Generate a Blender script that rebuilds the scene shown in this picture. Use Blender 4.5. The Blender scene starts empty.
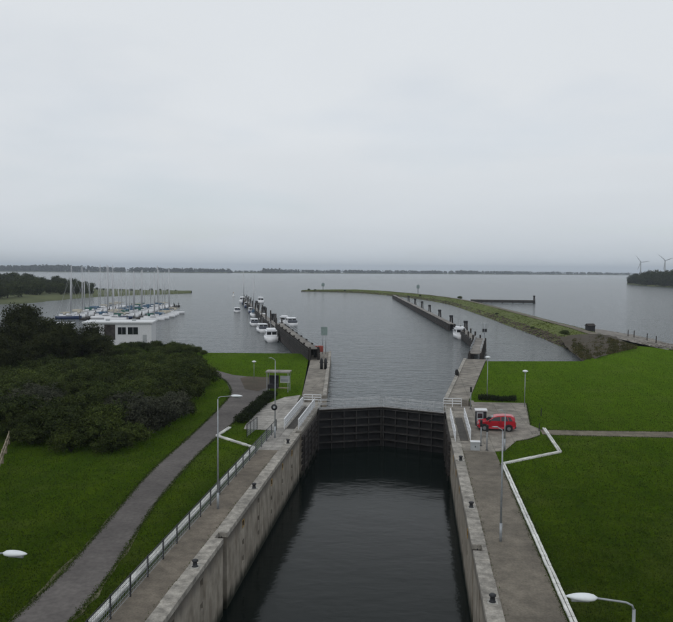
import bpy, bmesh, math, random
import numpy as np
from mathutils import Vector, Matrix, Euler
from mathutils.geometry import tessellate_polygon
R = math.radians
PI = math.pi
rnd = random.Random(7)
sc = bpy.context.scene
C = sc.collection

# ------------------------------------------------------------------ camera
FPX, PW, PH = 740.0, 673.0, 622.0
CAM = Vector((0.0, 0.0, 16.0))
a_ = Vector((418 - PW/2, PH/2 - 270.8, -FPX)).normalized()           # world +Y seen by the camera
b_ = Vector((18 - PW/2, PH/2 - 267.75, -FPX)).normalized()           # another point of the horizon
up_ = b_.cross(a_).normalized()
if up_.y < 0: up_ = -up_
ax_ = a_.cross(up_).normalized()
ROT = Matrix((ax_, a_, up_))                                         # camera vector -> world vector
cd = bpy.data.cameras.new('camera')
cam = bpy.data.objects.new('camera', cd); C.objects.link(cam)
cam.matrix_world = Matrix.Translation(CAM) @ ROT.to_4x4()
cd.sensor_fit = 'HORIZONTAL'; cd.sensor_width = 36.0; cd.lens = FPX/PW*36.0
cd.clip_start = 0.5; cd.clip_end = 60000
sc.camera = cam

# ------------------------------------------------------------------ light
SUN_EL, SUN_AZ = R(42), R(200)      # behind thin overcast, sun high behind the camera's left shoulder
CLOUD_LOW, CLOUD_MID, CLOUD_TOP = (5.75, 6.25, 6.7), (7.35, 7.7, 8.05), (7.2, 7.6, 8.05)
world = bpy.data.worlds.new('World'); sc.world = world; world.use_nodes = True
nt = world.node_tree; nt.nodes.clear()
def N(tree, t, **kw):
    n = tree.nodes.new(t)
    for k, v in kw.items():
        if k.startswith('i_'): n.inputs[int(k[2:])].default_value = v
        else: setattr(n, k, v)
    return n
def build_world():
    L = nt.links.new
    out = N(nt, 'ShaderNodeOutputWorld'); bg = N(nt, 'ShaderNodeBackground'); bg.inputs['Strength'].default_value = 0.1
    L(bg.outputs[0], out.inputs[0])
    sky = N(nt, 'ShaderNodeTexSky'); sky.sky_type = 'NISHITA'; sky.sun_disc = False
    sky.sun_elevation = SUN_EL; sky.sun_rotation = SUN_AZ
    tc = N(nt, 'ShaderNodeTexCoord'); sep = N(nt, 'ShaderNodeSeparateXYZ'); L(tc.outputs['Generated'], sep.inputs[0])
    zc = N(nt, 'ShaderNodeMath', operation='MAXIMUM', i_1=0.0); L(sep.outputs[2], zc.inputs[0])
    za = N(nt, 'ShaderNodeMath', operation='ADD', i_1=0.16); L(zc.outputs[0], za.inputs[0])
    dx = N(nt, 'ShaderNodeMath', operation='DIVIDE'); dy = N(nt, 'ShaderNodeMath', operation='DIVIDE')
    L(sep.outputs[0], dx.inputs[0]); L(za.outputs[0], dx.inputs[1]); L(sep.outputs[1], dy.inputs[0]); L(za.outputs[0], dy.inputs[1])
    cb = N(nt, 'ShaderNodeCombineXYZ'); L(dx.outputs[0], cb.inputs[0]); L(dy.outputs[0], cb.inputs[1])
    n1 = N(nt, 'ShaderNodeTexNoise'); n1.inputs['Scale'].default_value = 0.75; n1.inputs['Detail'].default_value = 5; n1.inputs['Roughness'].default_value = 0.5
    n1.inputs['Distortion'].default_value = 0.6
    L(cb.outputs[0], n1.inputs['Vector'])
    ramp = N(nt, 'ShaderNodeValToRGB')
    e = ramp.color_ramp.elements
    e[0].position = 0.0; e[0].color = (*[c/10 for c in CLOUD_LOW], 1)
    e[1].position = 1.0; e[1].color = (*[c/10 for c in CLOUD_TOP], 1)
    m = e.new(0.17); m.color = (*[c/10 for c in CLOUD_MID], 1)
    m2 = e.new(0.07); m2.color = tuple([(CLOUD_LOW[i]*0.42 + CLOUD_MID[i]*0.58)/10 for i in range(3)]) + (1,)
    L(zc.outputs[0], ramp.inputs[0])
    # patches of thinner and thicker cloud
    mr = N(nt, 'ShaderNodeMapRange'); mr.inputs[1].default_value = 0.3; mr.inputs[2].default_value = 0.72
    mr.inputs[3].default_value = 9.75; mr.inputs[4].default_value = 10.25
    L(n1.outputs[0], mr.inputs[0])
    sc_ = N(nt, 'ShaderNodeVectorMath', operation='SCALE'); L(ramp.outputs[0], sc_.inputs[0]); L(mr.outputs[0], sc_.inputs['Scale'])
    mr2 = N(nt, 'ShaderNodeMapRange'); mr2.inputs[1].default_value = 0.48; mr2.inputs[2].default_value = 0.74
    mr2.inputs[3].default_value = 0.0; mr2.inputs[4].default_value = 0.22
    n2 = N(nt, 'ShaderNodeTexNoise'); n2.inputs['Scale'].default_value = 0.9; n2.inputs['Detail'].default_value = 4
    off = N(nt, 'ShaderNodeVectorMath', operation='ADD'); off.inputs[1].default_value = (3.1, 7.7, 1.0)
    L(cb.outputs[0], off.inputs[0]); L(off.outputs[0], n2.inputs['Vector']); L(n2.outputs[0], mr2.inputs[0])
    mix = N(nt, 'ShaderNodeMix', data_type='RGBA')
    L(mr2.outputs[0], mix.inputs[0]); L(sc_.outputs[0], mix.inputs[6]); L(sky.outputs[0], mix.inputs[7])
    L(mix.outputs[2], bg.inputs[0])
build_world()
sl = bpy.data.lights.new('sun', 'SUN'); sl.energy = 0.5; sl.angle = R(25); sl.color = (1.0, 0.96, 0.9)
so = bpy.data.objects.new('sun', sl); C.objects.link(so)
sd = Vector((math.sin(SUN_AZ)*math.cos(SUN_EL), math.cos(SUN_AZ)*math.cos(SUN_EL), math.sin(SUN_EL)))
so.rotation_euler = sd.to_track_quat('Z', 'Y').to_euler(); so.location = (0, 0, 60)
sc.view_settings.view_transform = 'Standard'; sc.view_settings.look = 'None'
sc.view_settings.exposure = 0.0; sc.view_settings.gamma = 1.0; sc.view_settings.use_curve_mapping = False
sc.cycles.use_denoising = True; sc.cycles.max_bounces = 6; sc.cycles.diffuse_bounces = 3; sc.cycles.glossy_bounces = 3
sc.cycles.transparent_max_bounces = 8; sc.cycles.volume_bounces = 0

# ------------------------------------------------------------------ levels and survey
LAKE, POOL = -1.6, -4.7             # lake level, lowered level in the lock chamber; the quay is z = 0
XL, XR = -11.33, 3.4                # faces of the two chamber walls
GY = 84.0                           # hinge line of the gate
def at(px, py, z=0.0):              # where a line of sight of the photograph meets the level z
    d = ROT @ Vector(((px - PW/2)/FPX, (PH/2 - py)/FPX, -1.0))
    t = (z - CAM.z)/d.z
    return CAM + d*t

def xat(px, Y):                     # world x, at the distance Y, of what stands in column px
    d = ROT @ Vector(((px - PW/2)/FPX, (PH/2 - 272.0)/FPX, -1.0)); return d.x/d.y*Y
def ztop(px, py, Y):                # height at the distance Y seen at (px, py)
    d = ROT @ Vector(((px - PW/2)/FPX, (PH/2 - py)/FPX, -1.0)); return CAM.z + d.z/d.y*Y

# ------------------------------------------------------------------ materials
MATS = {}
def material(name, col, rough=0.8, var=0.15, scale=3.0, bump=0.0, bscale=20.0, metal=0.0, spec=0.3, obj_coords=False, col2=None, detail=6, sheen=0.0, rand=0.0):
    if name in MATS: return MATS[name]
    m = bpy.data.materials.new(name); m.use_nodes = True; t = m.node_tree; t.nodes.clear(); L = t.links.new
    out = N(t, 'ShaderNodeOutputMaterial'); p = N(t, 'ShaderNodeBsdfPrincipled'); L(p.outputs[0], out.inputs[0])
    p.inputs['Roughness'].default_value = rough; p.inputs['Metallic'].default_value = metal
    p.inputs['Specular IOR Level'].default_value = spec
    if sheen:
        p.inputs['Sheen Weight'].default_value = sheen; p.inputs['Sheen Roughness'].default_value = 0.35
        p.inputs['Sheen Tint'].default_value = (min(1, col[0]*7), min(1, col[1]*7), min(1, col[2]*5), 1)
    if obj_coords: tcn = N(t, 'ShaderNodeTexCoord'); vec = tcn.outputs['Object']
    else: g = N(t, 'ShaderNodeNewGeometry'); vec = g.outputs['Position']
    no = N(t, 'ShaderNodeTexNoise'); no.inputs['Scale'].default_value = scale; no.inputs['Detail'].default_value = detail; no.inputs['Roughness'].default_value = 0.6
    L(vec, no.inputs['Vector'])
    r = N(t, 'ShaderNodeValToRGB'); e = r.color_ramp.elements
    c2 = col2 or tuple(c*(1 - var*1.6) for c in col)
    c1 = col if col2 else tuple(c*(1 + var) for c in col)
    e[0].position = 0.32; e[0].color = (*c2, 1); e[1].position = 0.68; e[1].color = (*c1, 1)
    L(no.outputs[0], r.inputs[0])
    colout = r.outputs[0]
    if bump:
        for k_, lo, hi in ((.21, .72, 1.2), (7.0, .8, 1.18)):
            nn_ = N(t, 'ShaderNodeTexNoise'); nn_.inputs['Scale'].default_value = scale*k_; nn_.inputs['Detail'].default_value = 5; L(vec, nn_.inputs['Vector'])
            mr_ = N(t, 'ShaderNodeMapRange'); mr_.inputs[1].default_value = .3; mr_.inputs[2].default_value = .7; mr_.inputs[3].default_value = lo; mr_.inputs[4].default_value = hi
            L(nn_.outputs[0], mr_.inputs[0]); vs_ = N(t, 'ShaderNodeVectorMath', operation='SCALE'); L(colout, vs_.inputs[0]); L(mr_.outputs[0], vs_.inputs['Scale']); colout = vs_.outputs[0]
    if rand:
        oi = N(t, 'ShaderNodeObjectInfo'); mr = N(t, 'ShaderNodeMapRange'); mr.inputs[3].default_value = 1 - rand; mr.inputs[4].default_value = 1 + rand
        L(oi.outputs['Random'], mr.inputs[0])
        vm = N(t, 'ShaderNodeVectorMath', operation='SCALE'); L(colout, vm.inputs[0]); L(mr.outputs[0], vm.inputs['Scale']); colout = vm.outputs[0]
    L(colout, p.inputs['Base Color'])
    if bump:
        nb = N(t, 'ShaderNodeTexNoise'); nb.inputs['Scale'].default_value = bscale; nb.inputs['Detail'].default_value = 4
        L(vec, nb.inputs['Vector']); bn = N(t, 'ShaderNodeBump'); bn.inputs['Strength'].default_value = bump; bn.inputs['Distance'].default_value = 0.05
        L(nb.outputs[0], bn.inputs['Height']); L(bn.outputs[0], p.inputs['Normal'])
    MATS[name] = m
    return m

def leaf_material(name, col, col2, trans=0.2, rand=0.25):
    m = bpy.data.materials.new(name); m.use_nodes = True; t = m.node_tree; t.nodes.clear(); L = t.links.new
    out = N(t, 'ShaderNodeOutputMaterial'); p = N(t, 'ShaderNodeBsdfPrincipled'); p.inputs['Roughness'].default_value = 0.75; p.inputs['Specular IOR Level'].default_value = 0.08
    tr = N(t, 'ShaderNodeBsdfTranslucent'); mx = N(t, 'ShaderNodeMixShader', i_0=trans)
    L(p.outputs[0], mx.inputs[1]); L(tr.outputs[0], mx.inputs[2]); L(mx.outputs[0], out.inputs[0])
    tcn = N(t, 'ShaderNodeNewGeometry')
    no = N(t, 'ShaderNodeTexNoise'); no.inputs['Scale'].default_value = 0.55; no.inputs['Detail'].default_value = 5; L(tcn.outputs['Position'], no.inputs['Vector'])
    r = N(t, 'ShaderNodeValToRGB'); e = r.color_ramp.elements
    e[0].position = 0.33; e[0].color = (*col2, 1); e[1].position = 0.67; e[1].color = (*col, 1); L(no.outputs[0], r.inputs[0])
    oi = N(t, 'ShaderNodeObjectInfo'); mr = N(t, 'ShaderNodeMapRange'); mr.inputs[3].default_value = 1 - rand; mr.inputs[4].default_value = 1 + rand
    L(oi.outputs['Random'], mr.inputs[0])
    vm = N(t, 'ShaderNodeVectorMath', operation='SCALE'); n6 = N(t, 'ShaderNodeTexNoise'); n6.inputs['Scale'].default_value = 5.5; n6.inputs['Detail'].default_value = 2; L(tcn.outputs['Position'], n6.inputs['Vector'])
    m6 = N(t, 'ShaderNodeMapRange'); m6.inputs[1].default_value = .35; m6.inputs[2].default_value = .68; m6.inputs[3].default_value = .65; m6.inputs[4].default_value = 1.5; L(n6.outputs[0], m6.inputs[0])
    mm = N(t, 'ShaderNodeMath', operation='MULTIPLY'); L(m6.outputs[0], mm.inputs[0]); L(mr.outputs[0], mm.inputs[1])
    L(r.outputs[0], vm.inputs[0]); L(mm.outputs[0], vm.inputs['Scale'])
    L(vm.outputs[0], p.inputs['Base Color']); L(vm.outputs[0], tr.inputs['Color'])
    MATS[name] = m
    return m

def water_material(name, base, waves, rough, spec=.5):
    m = bpy.data.materials.new(name); m.use_nodes = True; t = m.node_tree; t.nodes.clear(); L = t.links.new
    out = N(t, 'ShaderNodeOutputMaterial'); p = N(t, 'ShaderNodeBsdfPrincipled'); L(p.outputs[0], out.inputs[0])
    p.inputs['Base Color'].default_value = (*base, 1); p.inputs['Roughness'].default_value = rough; p.inputs['IOR'].default_value = 1.333; p.inputs['Specular IOR Level'].default_value = spec
    g = N(t, 'ShaderNodeNewGeometry'); last = None
    for sx, sy, dist, strength, rot in waves:
        mp = N(t, 'ShaderNodeMapping'); mp.inputs['Rotation'].default_value = (0, 0, R(rot)); mp.inputs['Scale'].default_value = (sx, sy, 1)
        L(g.outputs['Position'], mp.inputs[0])
        no = N(t, 'ShaderNodeTexNoise'); no.inputs['Scale'].default_value = 1.0; no.inputs['Detail'].default_value = 3; no.inputs['Roughness'].default_value = 0.55; no.inputs['Distortion'].default_value = 0.3
        L(mp.outputs[0], no.inputs['Vector'])
        bn = N(t, 'ShaderNodeBump'); bn.inputs['Strength'].default_value = strength; bn.inputs['Distance'].default_value = dist
        L(no.outputs[0], bn.inputs['Height'])
        if last: L(last.outputs[0], bn.inputs['Normal'])
        last = bn
    L(last.outputs[0], p.inputs['Normal'])
    MATS[name] = m
    return m

def wall_material():
    m = bpy.data.materials.new('lock_wall_concrete'); m.use_nodes = True; t = m.node_tree; t.nodes.clear(); L = t.links.new
    out = N(t, 'ShaderNodeOutputMaterial'); p = N(t, 'ShaderNodeBsdfPrincipled'); L(p.outputs[0], out.inputs[0]); p.inputs['Roughness'].default_value = 0.85; p.inputs['Specular IOR Level'].default_value = 0.25
    g = N(t, 'ShaderNodeNewGeometry')
    n1 = N(t, 'ShaderNodeTexNoise'); n1.inputs['Scale'].default_value = 0.9; n1.inputs['Detail'].default_value = 7; n1.inputs['Roughness'].default_value = 0.65
    L(g.outputs['Position'], n1.inputs['Vector'])
    mp = N(t, 'ShaderNodeMapping'); mp.inputs['Scale'].default_value = (1, 0.9, 0.30); L(g.outputs['Position'], mp.inputs[0])
    n2 = N(t, 'ShaderNodeTexNoise'); n2.inputs['Scale'].default_value = 1.6; n2.inputs['Detail'].default_value = 6; L(mp.outputs[0], n2.inputs['Vector'])
    r1 = N(t, 'ShaderNodeValToRGB'); e = r1.color_ramp.elements
    e[0].position = 0.3; e[0].color = (0.215, 0.192, 0.158, 1); e[1].position = 0.7; e[1].color = (0.38, 0.345, 0.29, 1); L(n1.outputs[0], r1.inputs[0])
    r2 = N(t, 'ShaderNodeValToRGB'); e = r2.color_ramp.elements
    e[0].position = 0.30; e[0].color = (0.58, 0.55, 0.52, 1); e[1].position = 0.56; e[1].color = (1, 1, 1, 1); L(n2.outputs[0], r2.inputs[0])
    mu = N(t, 'ShaderNodeMix', data_type='RGBA', blend_type='MULTIPLY', i_0=1.0); L(r1.outputs[0], mu.inputs[6]); L(r2.outputs[0], mu.inputs[7])
    # algae below the high-water line, a darker band just below the coping, both with ragged edges
    sep = N(t, 'ShaderNodeSeparateXYZ'); L(g.outputs['Position'], sep.inputs[0])
    wob = N(t, 'ShaderNodeMath', operation='MULTIPLY_ADD', i_1=1.1); L(n2.outputs[0], wob.inputs[0]); L(sep.outputs[2], wob.inputs[2])
    mra = N(t, 'ShaderNodeMapRange'); mra.inputs[1].default_value = -3.2; mra.inputs[2].default_value = -3.9; L(wob.outputs[0], mra.inputs[0])
    mx = N(t, 'ShaderNodeMix', data_type='RGBA'); mx.inputs[7].default_value = (0.022, 0.024, 0.016, 1); L(mra.outputs[0], mx.inputs[0]); L(mu.outputs[2], mx.inputs[6])
    mrb = N(t, 'ShaderNodeMapRange'); mrb.inputs[1].default_value = -0.55; mrb.inputs[2].default_value = 0.15; mrb.inputs[4].default_value = 0.75; L(wob.outputs[0], mrb.inputs[0])
    mx2 = N(t, 'ShaderNodeMix', data_type='RGBA'); mx2.inputs[7].default_value = (0.05, 0.046, 0.042, 1); L(mrb.outputs[0], mx2.inputs[0]); L(mx.outputs[2], mx2.inputs[6])
    L(mx2.outputs[2], p.inputs['Base Color'])
    bn = N(t, 'ShaderNodeBump'); bn.inputs['Strength'].default_value = 0.5; bn.inputs['Distance'].default_value = 0.03; L(n1.outputs[0], bn.inputs['Height']); L(bn.outputs[0], p.inputs['Normal'])
    MATS['wall'] = m
    return m

def grass_material():
    m = bpy.data.materials.new('lawn_grass'); m.use_nodes = True; t = m.node_tree; t.nodes.clear(); L = t.links.new
    out = N(t, 'ShaderNodeOutputMaterial'); p = N(t, 'ShaderNodeBsdfPrincipled'); L(p.outputs[0], out.inputs[0]); p.inputs['Roughness'].default_value = 0.9; p.inputs['Specular IOR Level'].default_value = 0.0
    p.inputs['Sheen Weight'].default_value = 0.46; p.inputs['Sheen Roughness'].default_value = 0.3; p.inputs['Sheen Tint'].default_value = (0.36, 0.70, 0.04, 1)
    g = N(t, 'ShaderNodeNewGeometry')
    def noise(s, d, off=0):
        n = N(t, 'ShaderNodeTexNoise'); n.inputs['Scale'].default_value = s; n.inputs['Detail'].default_value = d; n.inputs['Roughness'].default_value = 0.62
        mp = N(t, 'ShaderNodeMapping'); mp.inputs['Location'].default_value = (off, off*2, 0); L(g.outputs['Position'], mp.inputs[0]); L(mp.outputs[0], n.inputs['Vector']); return n
    big = noise(0.09, 6); mid = noise(0.7, 6, 5); fine = noise(7, 5, 9)
    def ramp(n, c0, c1, p0=.35, p1=.65):
        r = N(t, 'ShaderNodeValToRGB'); e = r.color_ramp.elements; e[0].position = p0; e[1].position = p1; e[0].color = (*c0, 1); e[1].color = (*c1, 1); L(n.outputs[0], r.inputs[0]); return r
    r1 = ramp(big, (0.016, 0.026, 0.004), (0.0235, 0.041, 0.004))
    r2 = ramp(mid, (0.66, 0.72, 0.8), (1.32, 1.16, 1.0), .3, .7)
    r3 = ramp(fine, (0.68, 0.7, 0.72), (1.25, 1.22, 1.2), .3, .7)
    m1 = N(t, 'ShaderNodeMix', data_type='RGBA', blend_type='MULTIPLY', i_0=1.0); L(r1.outputs[0], m1.inputs[6]); L(r2.outputs[0], m1.inputs[7])
    m2 = N(t, 'ShaderNodeMix', data_type='RGBA', blend_type='MULTIPLY', i_0=1.0); L(m1.outputs[2], m2.inputs[6]); L(r3.outputs[0], m2.inputs[7])
    mpt = N(t, 'ShaderNodeMapping'); mpt.inputs['Rotation'].default_value = (0, 0, R(-14)); mpt.inputs['Scale'].default_value = (0.55, 0.035, 1); L(g.outputs['Position'], mpt.inputs[0])
    trk = N(t, 'ShaderNodeTexNoise'); trk.inputs['Scale'].default_value = 1.0; trk.inputs['Detail'].default_value = 5; L(mpt.outputs[0], trk.inputs['Vector'])
    rt = ramp(trk, (0.70, 0.75, 0.85), (1.30, 1.22, 1.0), .36, .64)
    m3 = N(t, 'ShaderNodeMix', data_type='RGBA', blend_type='MULTIPLY', i_0=1.0); L(m2.outputs[2], m3.inputs[6]); L(rt.outputs[0], m3.inputs[7]); m2 = m3
    worn = noise(0.16, 8, 31); rw = ramp(worn, (0, 0, 0), (1, 1, 1), .50, .70)
    mw = N(t, 'ShaderNodeMix', data_type='RGBA'); mw.inputs[7].default_value = (0.066, 0.064, 0.024, 1)
    sc2 = N(t, 'ShaderNodeMath', operation='MULTIPLY', i_1=0.55); L(rw.outputs[0], sc2.inputs[0]); sc2.inputs[1].default_value = .4; L(sc2.outputs[0], mw.inputs[0]); L(m2.outputs[2], mw.inputs[6])
    L(mw.outputs[2], p.inputs['Base Color'])
    bn = N(t, 'ShaderNodeBump'); bn.inputs['Strength'].default_value = 0.45; bn.inputs['Distance'].default_value = 0.06; L(fine.outputs[0], bn.inputs['Height']); L(bn.outputs[0], p.inputs['Normal'])
    MATS['grass'] = m
    return m

M_wall = wall_material(); M_grass = grass_material()
M_lake = water_material('lake_water', (0.042, 0.054, 0.056), [(0.06, 0.16, 1.4, 0.5, 15), (0.3, 0.8, 0.95, 1.0, -10), (0.8, 1.7, 0.65, 1.0, 8)], 0.14, 1.0)
M_pool = water_material('chamber_water', (0.004, 0.007, 0.006), [(0.22, 0.35, 0.12, 0.4, 20), (0.9, 1.5, 0.035, 0.4, -15), (4, 6, .008, .4, 5)], 0.12, .15)
M_coping = material('coping_concrete', (0.31, 0.29, 0.255), .85, .3, 1.6, .4, 25)
M_conc = material('pale_concrete', (0.30, 0.285, 0.26), .85, .22, 1.2, .4, 20, rand=.12)
M_plate = material('pale_plate', (0.36, 0.35, 0.32), .85, .3, 5)
M_conc_d = material('weathered_concrete', (0.225, 0.205, 0.175), .9, .3, .8, .4, 18)
M_walk = material('walkway_paving', (0.18, 0.155, 0.122), .9, .3, 1.4, .5, 14, col2=(0.11, 0.093, 0.073))
M_walk_r = material('walkway_paving_grey', (0.178, 0.156, 0.124), .9, .3, 1.1, .5, 14, col2=(0.11, 0.096, 0.076))
M_asphalt = material('asphalt', (0.118, 0.107, 0.100), .92, .18, .5, .5, 30, col2=(0.085, 0.076, 0.072))
M_sand = material('sandy_verge', (0.11, 0.10, 0.06), .95, .3, 2, .4, 12, col2=(0.06, 0.065, 0.03))
M_soil = material('brown_soil', (0.075, 0.056, 0.040), .95, .3, .5, .8, 4, col2=(0.045,0.040,0.024))
M_gravel = material('tan_gravel', (0.155, 0.135, 0.10), .95, .25, 1.3, .6, 12)
M_stone = material('shore_stone', (0.17, 0.155, 0.135), .9, .35, .6, .6, 3, rand=.3)
M_rock = material('dam_rock', (0.095, 0.076, 0.055), .95, .35, .5, .8, 2, rand=.3)
M_kerbw = material('white_kerb', (0.60, 0.60, 0.57), .8, .12, 3, .2, 20, rand=.08)
M_white = material('white_paint', (0.62, 0.63, 0.64), .5, .07, 6, rand=.04)
M_whiteg = material('white_gelcoat', (0.72, 0.73, 0.75), .25, .05, 2, rand=.08)
M_railg = material('weathered_rail_paint', (0.46, 0.47, 0.48), .6, .15, 4)
M_galv = material('galvanised_steel', (0.33, 0.35, 0.37), .5, .12, 5, metal=.3)
M_alu = material('mast_aluminium', (0.5, 0.51, 0.53), .4, .06, 3, metal=.35)
M_dark = material('dark_steel', (0.022, 0.023, 0.026), .6, .3, 2.2)
M_gate = material('gate_steel', (0.012, 0.012, 0.013), .6, .4, 1.3, .3, 12)
M_girder = material('gate_girder_steel', (0.036, 0.034, 0.033), .6, .35, 1.6, .3, 12)
M_timber = material('tarred_timber', (0.04, 0.035, 0.032), .9, .35, 1.4, .5, 8, rand=.25)
M_deckt = material('weathered_deck_timber', (0.21, 0.195, 0.175), .9, .22, 1.0, .4, 8, rand=.12)
M_woodp = material('pale_fence_wood', (0.27, 0.23, 0.165), .85, .25, 2.5, .4, 16)
M_grate = material('steel_grating', (0.055, 0.048, 0.04), .7, .3, 3, .4, 14)
M_yellow = material('yellow_paint', (0.34, 0.21, 0.05), .6, .2, 6)
M_red = material('red_car_paint', (0.40, 0.010, 0.022), .25, .05, 1, spec=.5)
M_redp = material('red_paint', (0.28, 0.06, 0.045), .6, .15, 5)
M_glass = material('dark_glass', (0.012, 0.014, 0.017), .08, .1, 1, spec=.6)
M_tyre = material('tyre_rubber', (0.012, 0.012, 0.012), .85, .2, 6)
M_rim = material('wheel_rim', (0.2, 0.2, 0.21), .4, .05, 3, metal=.5)
M_grey = material('grey_cabinet_paint', (0.34, 0.36, 0.37), .5, .08, 3)
M_teal = material('sign_back_grey_green', (0.20, 0.26, 0.25), .6, .1, 3)
M_greycov = material('grey_canvas', (0.09, 0.10, 0.12), .85, .15, 4)
M_blue = material('blue_canvas', (0.06, 0.12, 0.19), .85, .15, 4)
M_green = material('green_canvas', (0.03, 0.11, 0.09), .85, .15, 4)
M_cream = material('cream_canvas', (0.45, 0.42, 0.35), .85, .12, 4)
M_navy = material('navy_hull', (0.02, 0.035, 0.09), .25, .1, 2)
M_bark = material('bark', (0.055, 0.045, 0.035), .95, .3, 4, .5, 14, obj_coords=True)
M_lamp = material('lamp_housing_white', (0.70, 0.73, 0.75), .4, .05, 4)
M_hedge = leaf_material('hedge_leaf', (0.022, 0.032, 0.010), (0.012, 0.018, 0.007))
M_shrub = leaf_material('shrub_leaf', (0.056, 0.074, 0.016), (0.024, 0.036, 0.010), .22, .42)
M_shrubg = leaf_material('grey_shrub_leaf', (0.066, 0.070, 0.046), (0.030, 0.034, 0.022))
M_tree = leaf_material('dark_tree_leaf', (0.036, 0.042, 0.013), (0.018, 0.023, 0.009))
M_isle = leaf_material('island_tree_leaf', (0.050, 0.062, 0.018), (0.022, 0.030, 0.011))
M_far = leaf_material('far_wood_leaf', (0.03, 0.036, 0.016), (0.016, 0.02, 0.012))
M_reed = material('reed_grass', (0.085, 0.098, 0.030), .95, .3, .06, .6, 1.2, col2=(0.05, 0.062, 0.018))
M_dam = material('dam_grass', (0.076, 0.098, 0.015), .95, .3, .12, .5, 1.5, col2=(0.056, 0.066, 0.016), sheen=.12)
M_blade = leaf_material('grass_blade', (0.047, 0.074, 0.010), (0.028, 0.047, 0.007), .2, 0)
M_tuft = leaf_material('rough_grass', (0.10, 0.125, 0.020), (0.066, 0.084, 0.016), .25, 0)
M_tuft2 = leaf_material('dry_weed', (0.085, 0.075, 0.03), (0.040, 0.045, 0.015), .2, 0)
M_turb = material('turbine_grey', (0.36, 0.38, 0.40), .5, .04, .1)

# ------------------------------------------------------------------ mesh helpers
class MB:
    def __init__(s): s.v = []; s.f = []; s.smooth = False
    def add(s, vs, fs):
        o = len(s.v); s.v += [tuple(v) for v in vs]; s.f += [tuple(i + o for i in f) for f in fs]; return s
    def box(s, x0, x1, y0, y1, z0, z1):
        return s.add([(x0,y0,z0),(x1,y0,z0),(x1,y1,z0),(x0,y1,z0),(x0,y0,z1),(x1,y0,z1),(x1,y1,z1),(x0,y1,z1)],
                     [(3,2,1,0),(4,5,6,7),(0,1,5,4),(1,2,6,5),(2,3,7,6),(3,0,4,7)])
    def cbox(s, x, y, z, sx, sy, sz): return s.box(x-sx/2, x+sx/2, y-sy/2, y+sy/2, z, z+sz)
    def tube(s, pts, r, n=8, caps=True):
        pts = [Vector(p) for p in pts]; rs = r if isinstance(r, (list, tuple)) else [r]*len(pts)
        rings = []
        for i, p in enumerate(pts):
            d = (pts[min(i+1, len(pts)-1)] - pts[max(i-1, 0)]).normalized()
            u = d.cross(Vector((0,0,1)) if abs(d.z) < .9 else Vector((1,0,0))).normalized(); w = d.cross(u)
            rings.append([p + (u*math.cos(2*PI*k/n) + w*math.sin(2*PI*k/n))*rs[i] for k in range(n)])
        return s.loft(rings, True, caps)
    def loft(s, rings, closed=True, caps=True):
        n = len(rings[0]); vs = [v for r in rings for v in r]; fs = []
        for i in range(len(rings)-1):
            for k in range(n if closed else n-1):
                k2 = (k+1) % n
                fs.append((i*n+k, i*n+k2, (i+1)*n+k2, (i+1)*n+k))
        if caps: fs += [tuple(range(n-1, -1, -1)), tuple((len(rings)-1)*n + k for k in range(n))]
        return s.add(vs, fs)
    def bar(s, a, b, w, h):             # rectangular bar from a to b
        a = Vector(a); b = Vector(b); d = (b-a).normalized()
        u = d.cross(Vector((0,0,1)) if abs(d.z) < .95 else Vector((0,1,0))).normalized(); q = u.cross(d)
        rings = [[p + u*(w/2*i) + q*(h/2*j) for i, j in ((-1,-1),(1,-1),(1,1),(-1,1))] for p in (a, b)]
        return s.loft(rings)
    def prism(s, poly, z0, z1):
        n = len(poly)
        return s.add([(p[0],p[1],z0) for p in poly] + [(p[0],p[1],z1) for p in poly],
                     [tuple(range(n-1,-1,-1)), tuple(range(n, 2*n))] + [(i,(i+1)%n,n+(i+1)%n,n+i) for i in range(n)])
    def mesh(s, name, mat):
        me = bpy.data.meshes.new(name); me.from_pydata(s.v, [], s.f); me.materials.append(mat)
        bm = bmesh.new(); bm.from_mesh(me); bmesh.ops.recalc_face_normals(bm, faces=bm.faces)
        if s.smooth:
            for f in bm.faces: f.smooth = True
        bm.to_mesh(me); bm.free()
        return me
    def build(s, name, mat, parent=None, bevel=0):
        o = bpy.data.objects.new(name, s.mesh(name, mat)); C.objects.link(o)
        if parent: o.parent = parent
        if bevel:
            b = o.modifiers.new('bevel', 'BEVEL'); b.width = bevel; b.segments = 2; b.limit_method = 'ANGLE'
        return o
def tag(o, label=None, cat=None, group=None, kind=None):
    if label: o['label'] = label
    if cat: o['category'] = cat
    if group: o['group'] = group
    if kind: o['kind'] = kind
    return o
def thing(name, label, cat, loc=(0,0,0), rz=0, group=None):
    o = bpy.data.objects.new(name, None); C.objects.link(o); o.location = loc; o.rotation_euler = (0,0,rz)
    o.empty_display_size = 0.5
    return tag(o, label, cat, group)
def link(name, me, parent=None, loc=(0,0,0)):
    o = bpy.data.objects.new(name, me); C.objects.link(o); o.parent = parent; o.location = loc; return o
KIDS = {}
def copy_tree(o, parent=None):
    c = o.copy(); C.objects.link(c); c.parent = parent
    for ch in [x for x in bpy.data.objects if x.parent == o]: copy_tree(ch, c)
    return c
ORD = ['first','second','third','fourth','fifth','sixth','seventh','eighth','ninth','tenth','eleventh','twelfth','thirteenth','fourteenth','fifteenth','sixteenth']

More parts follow.
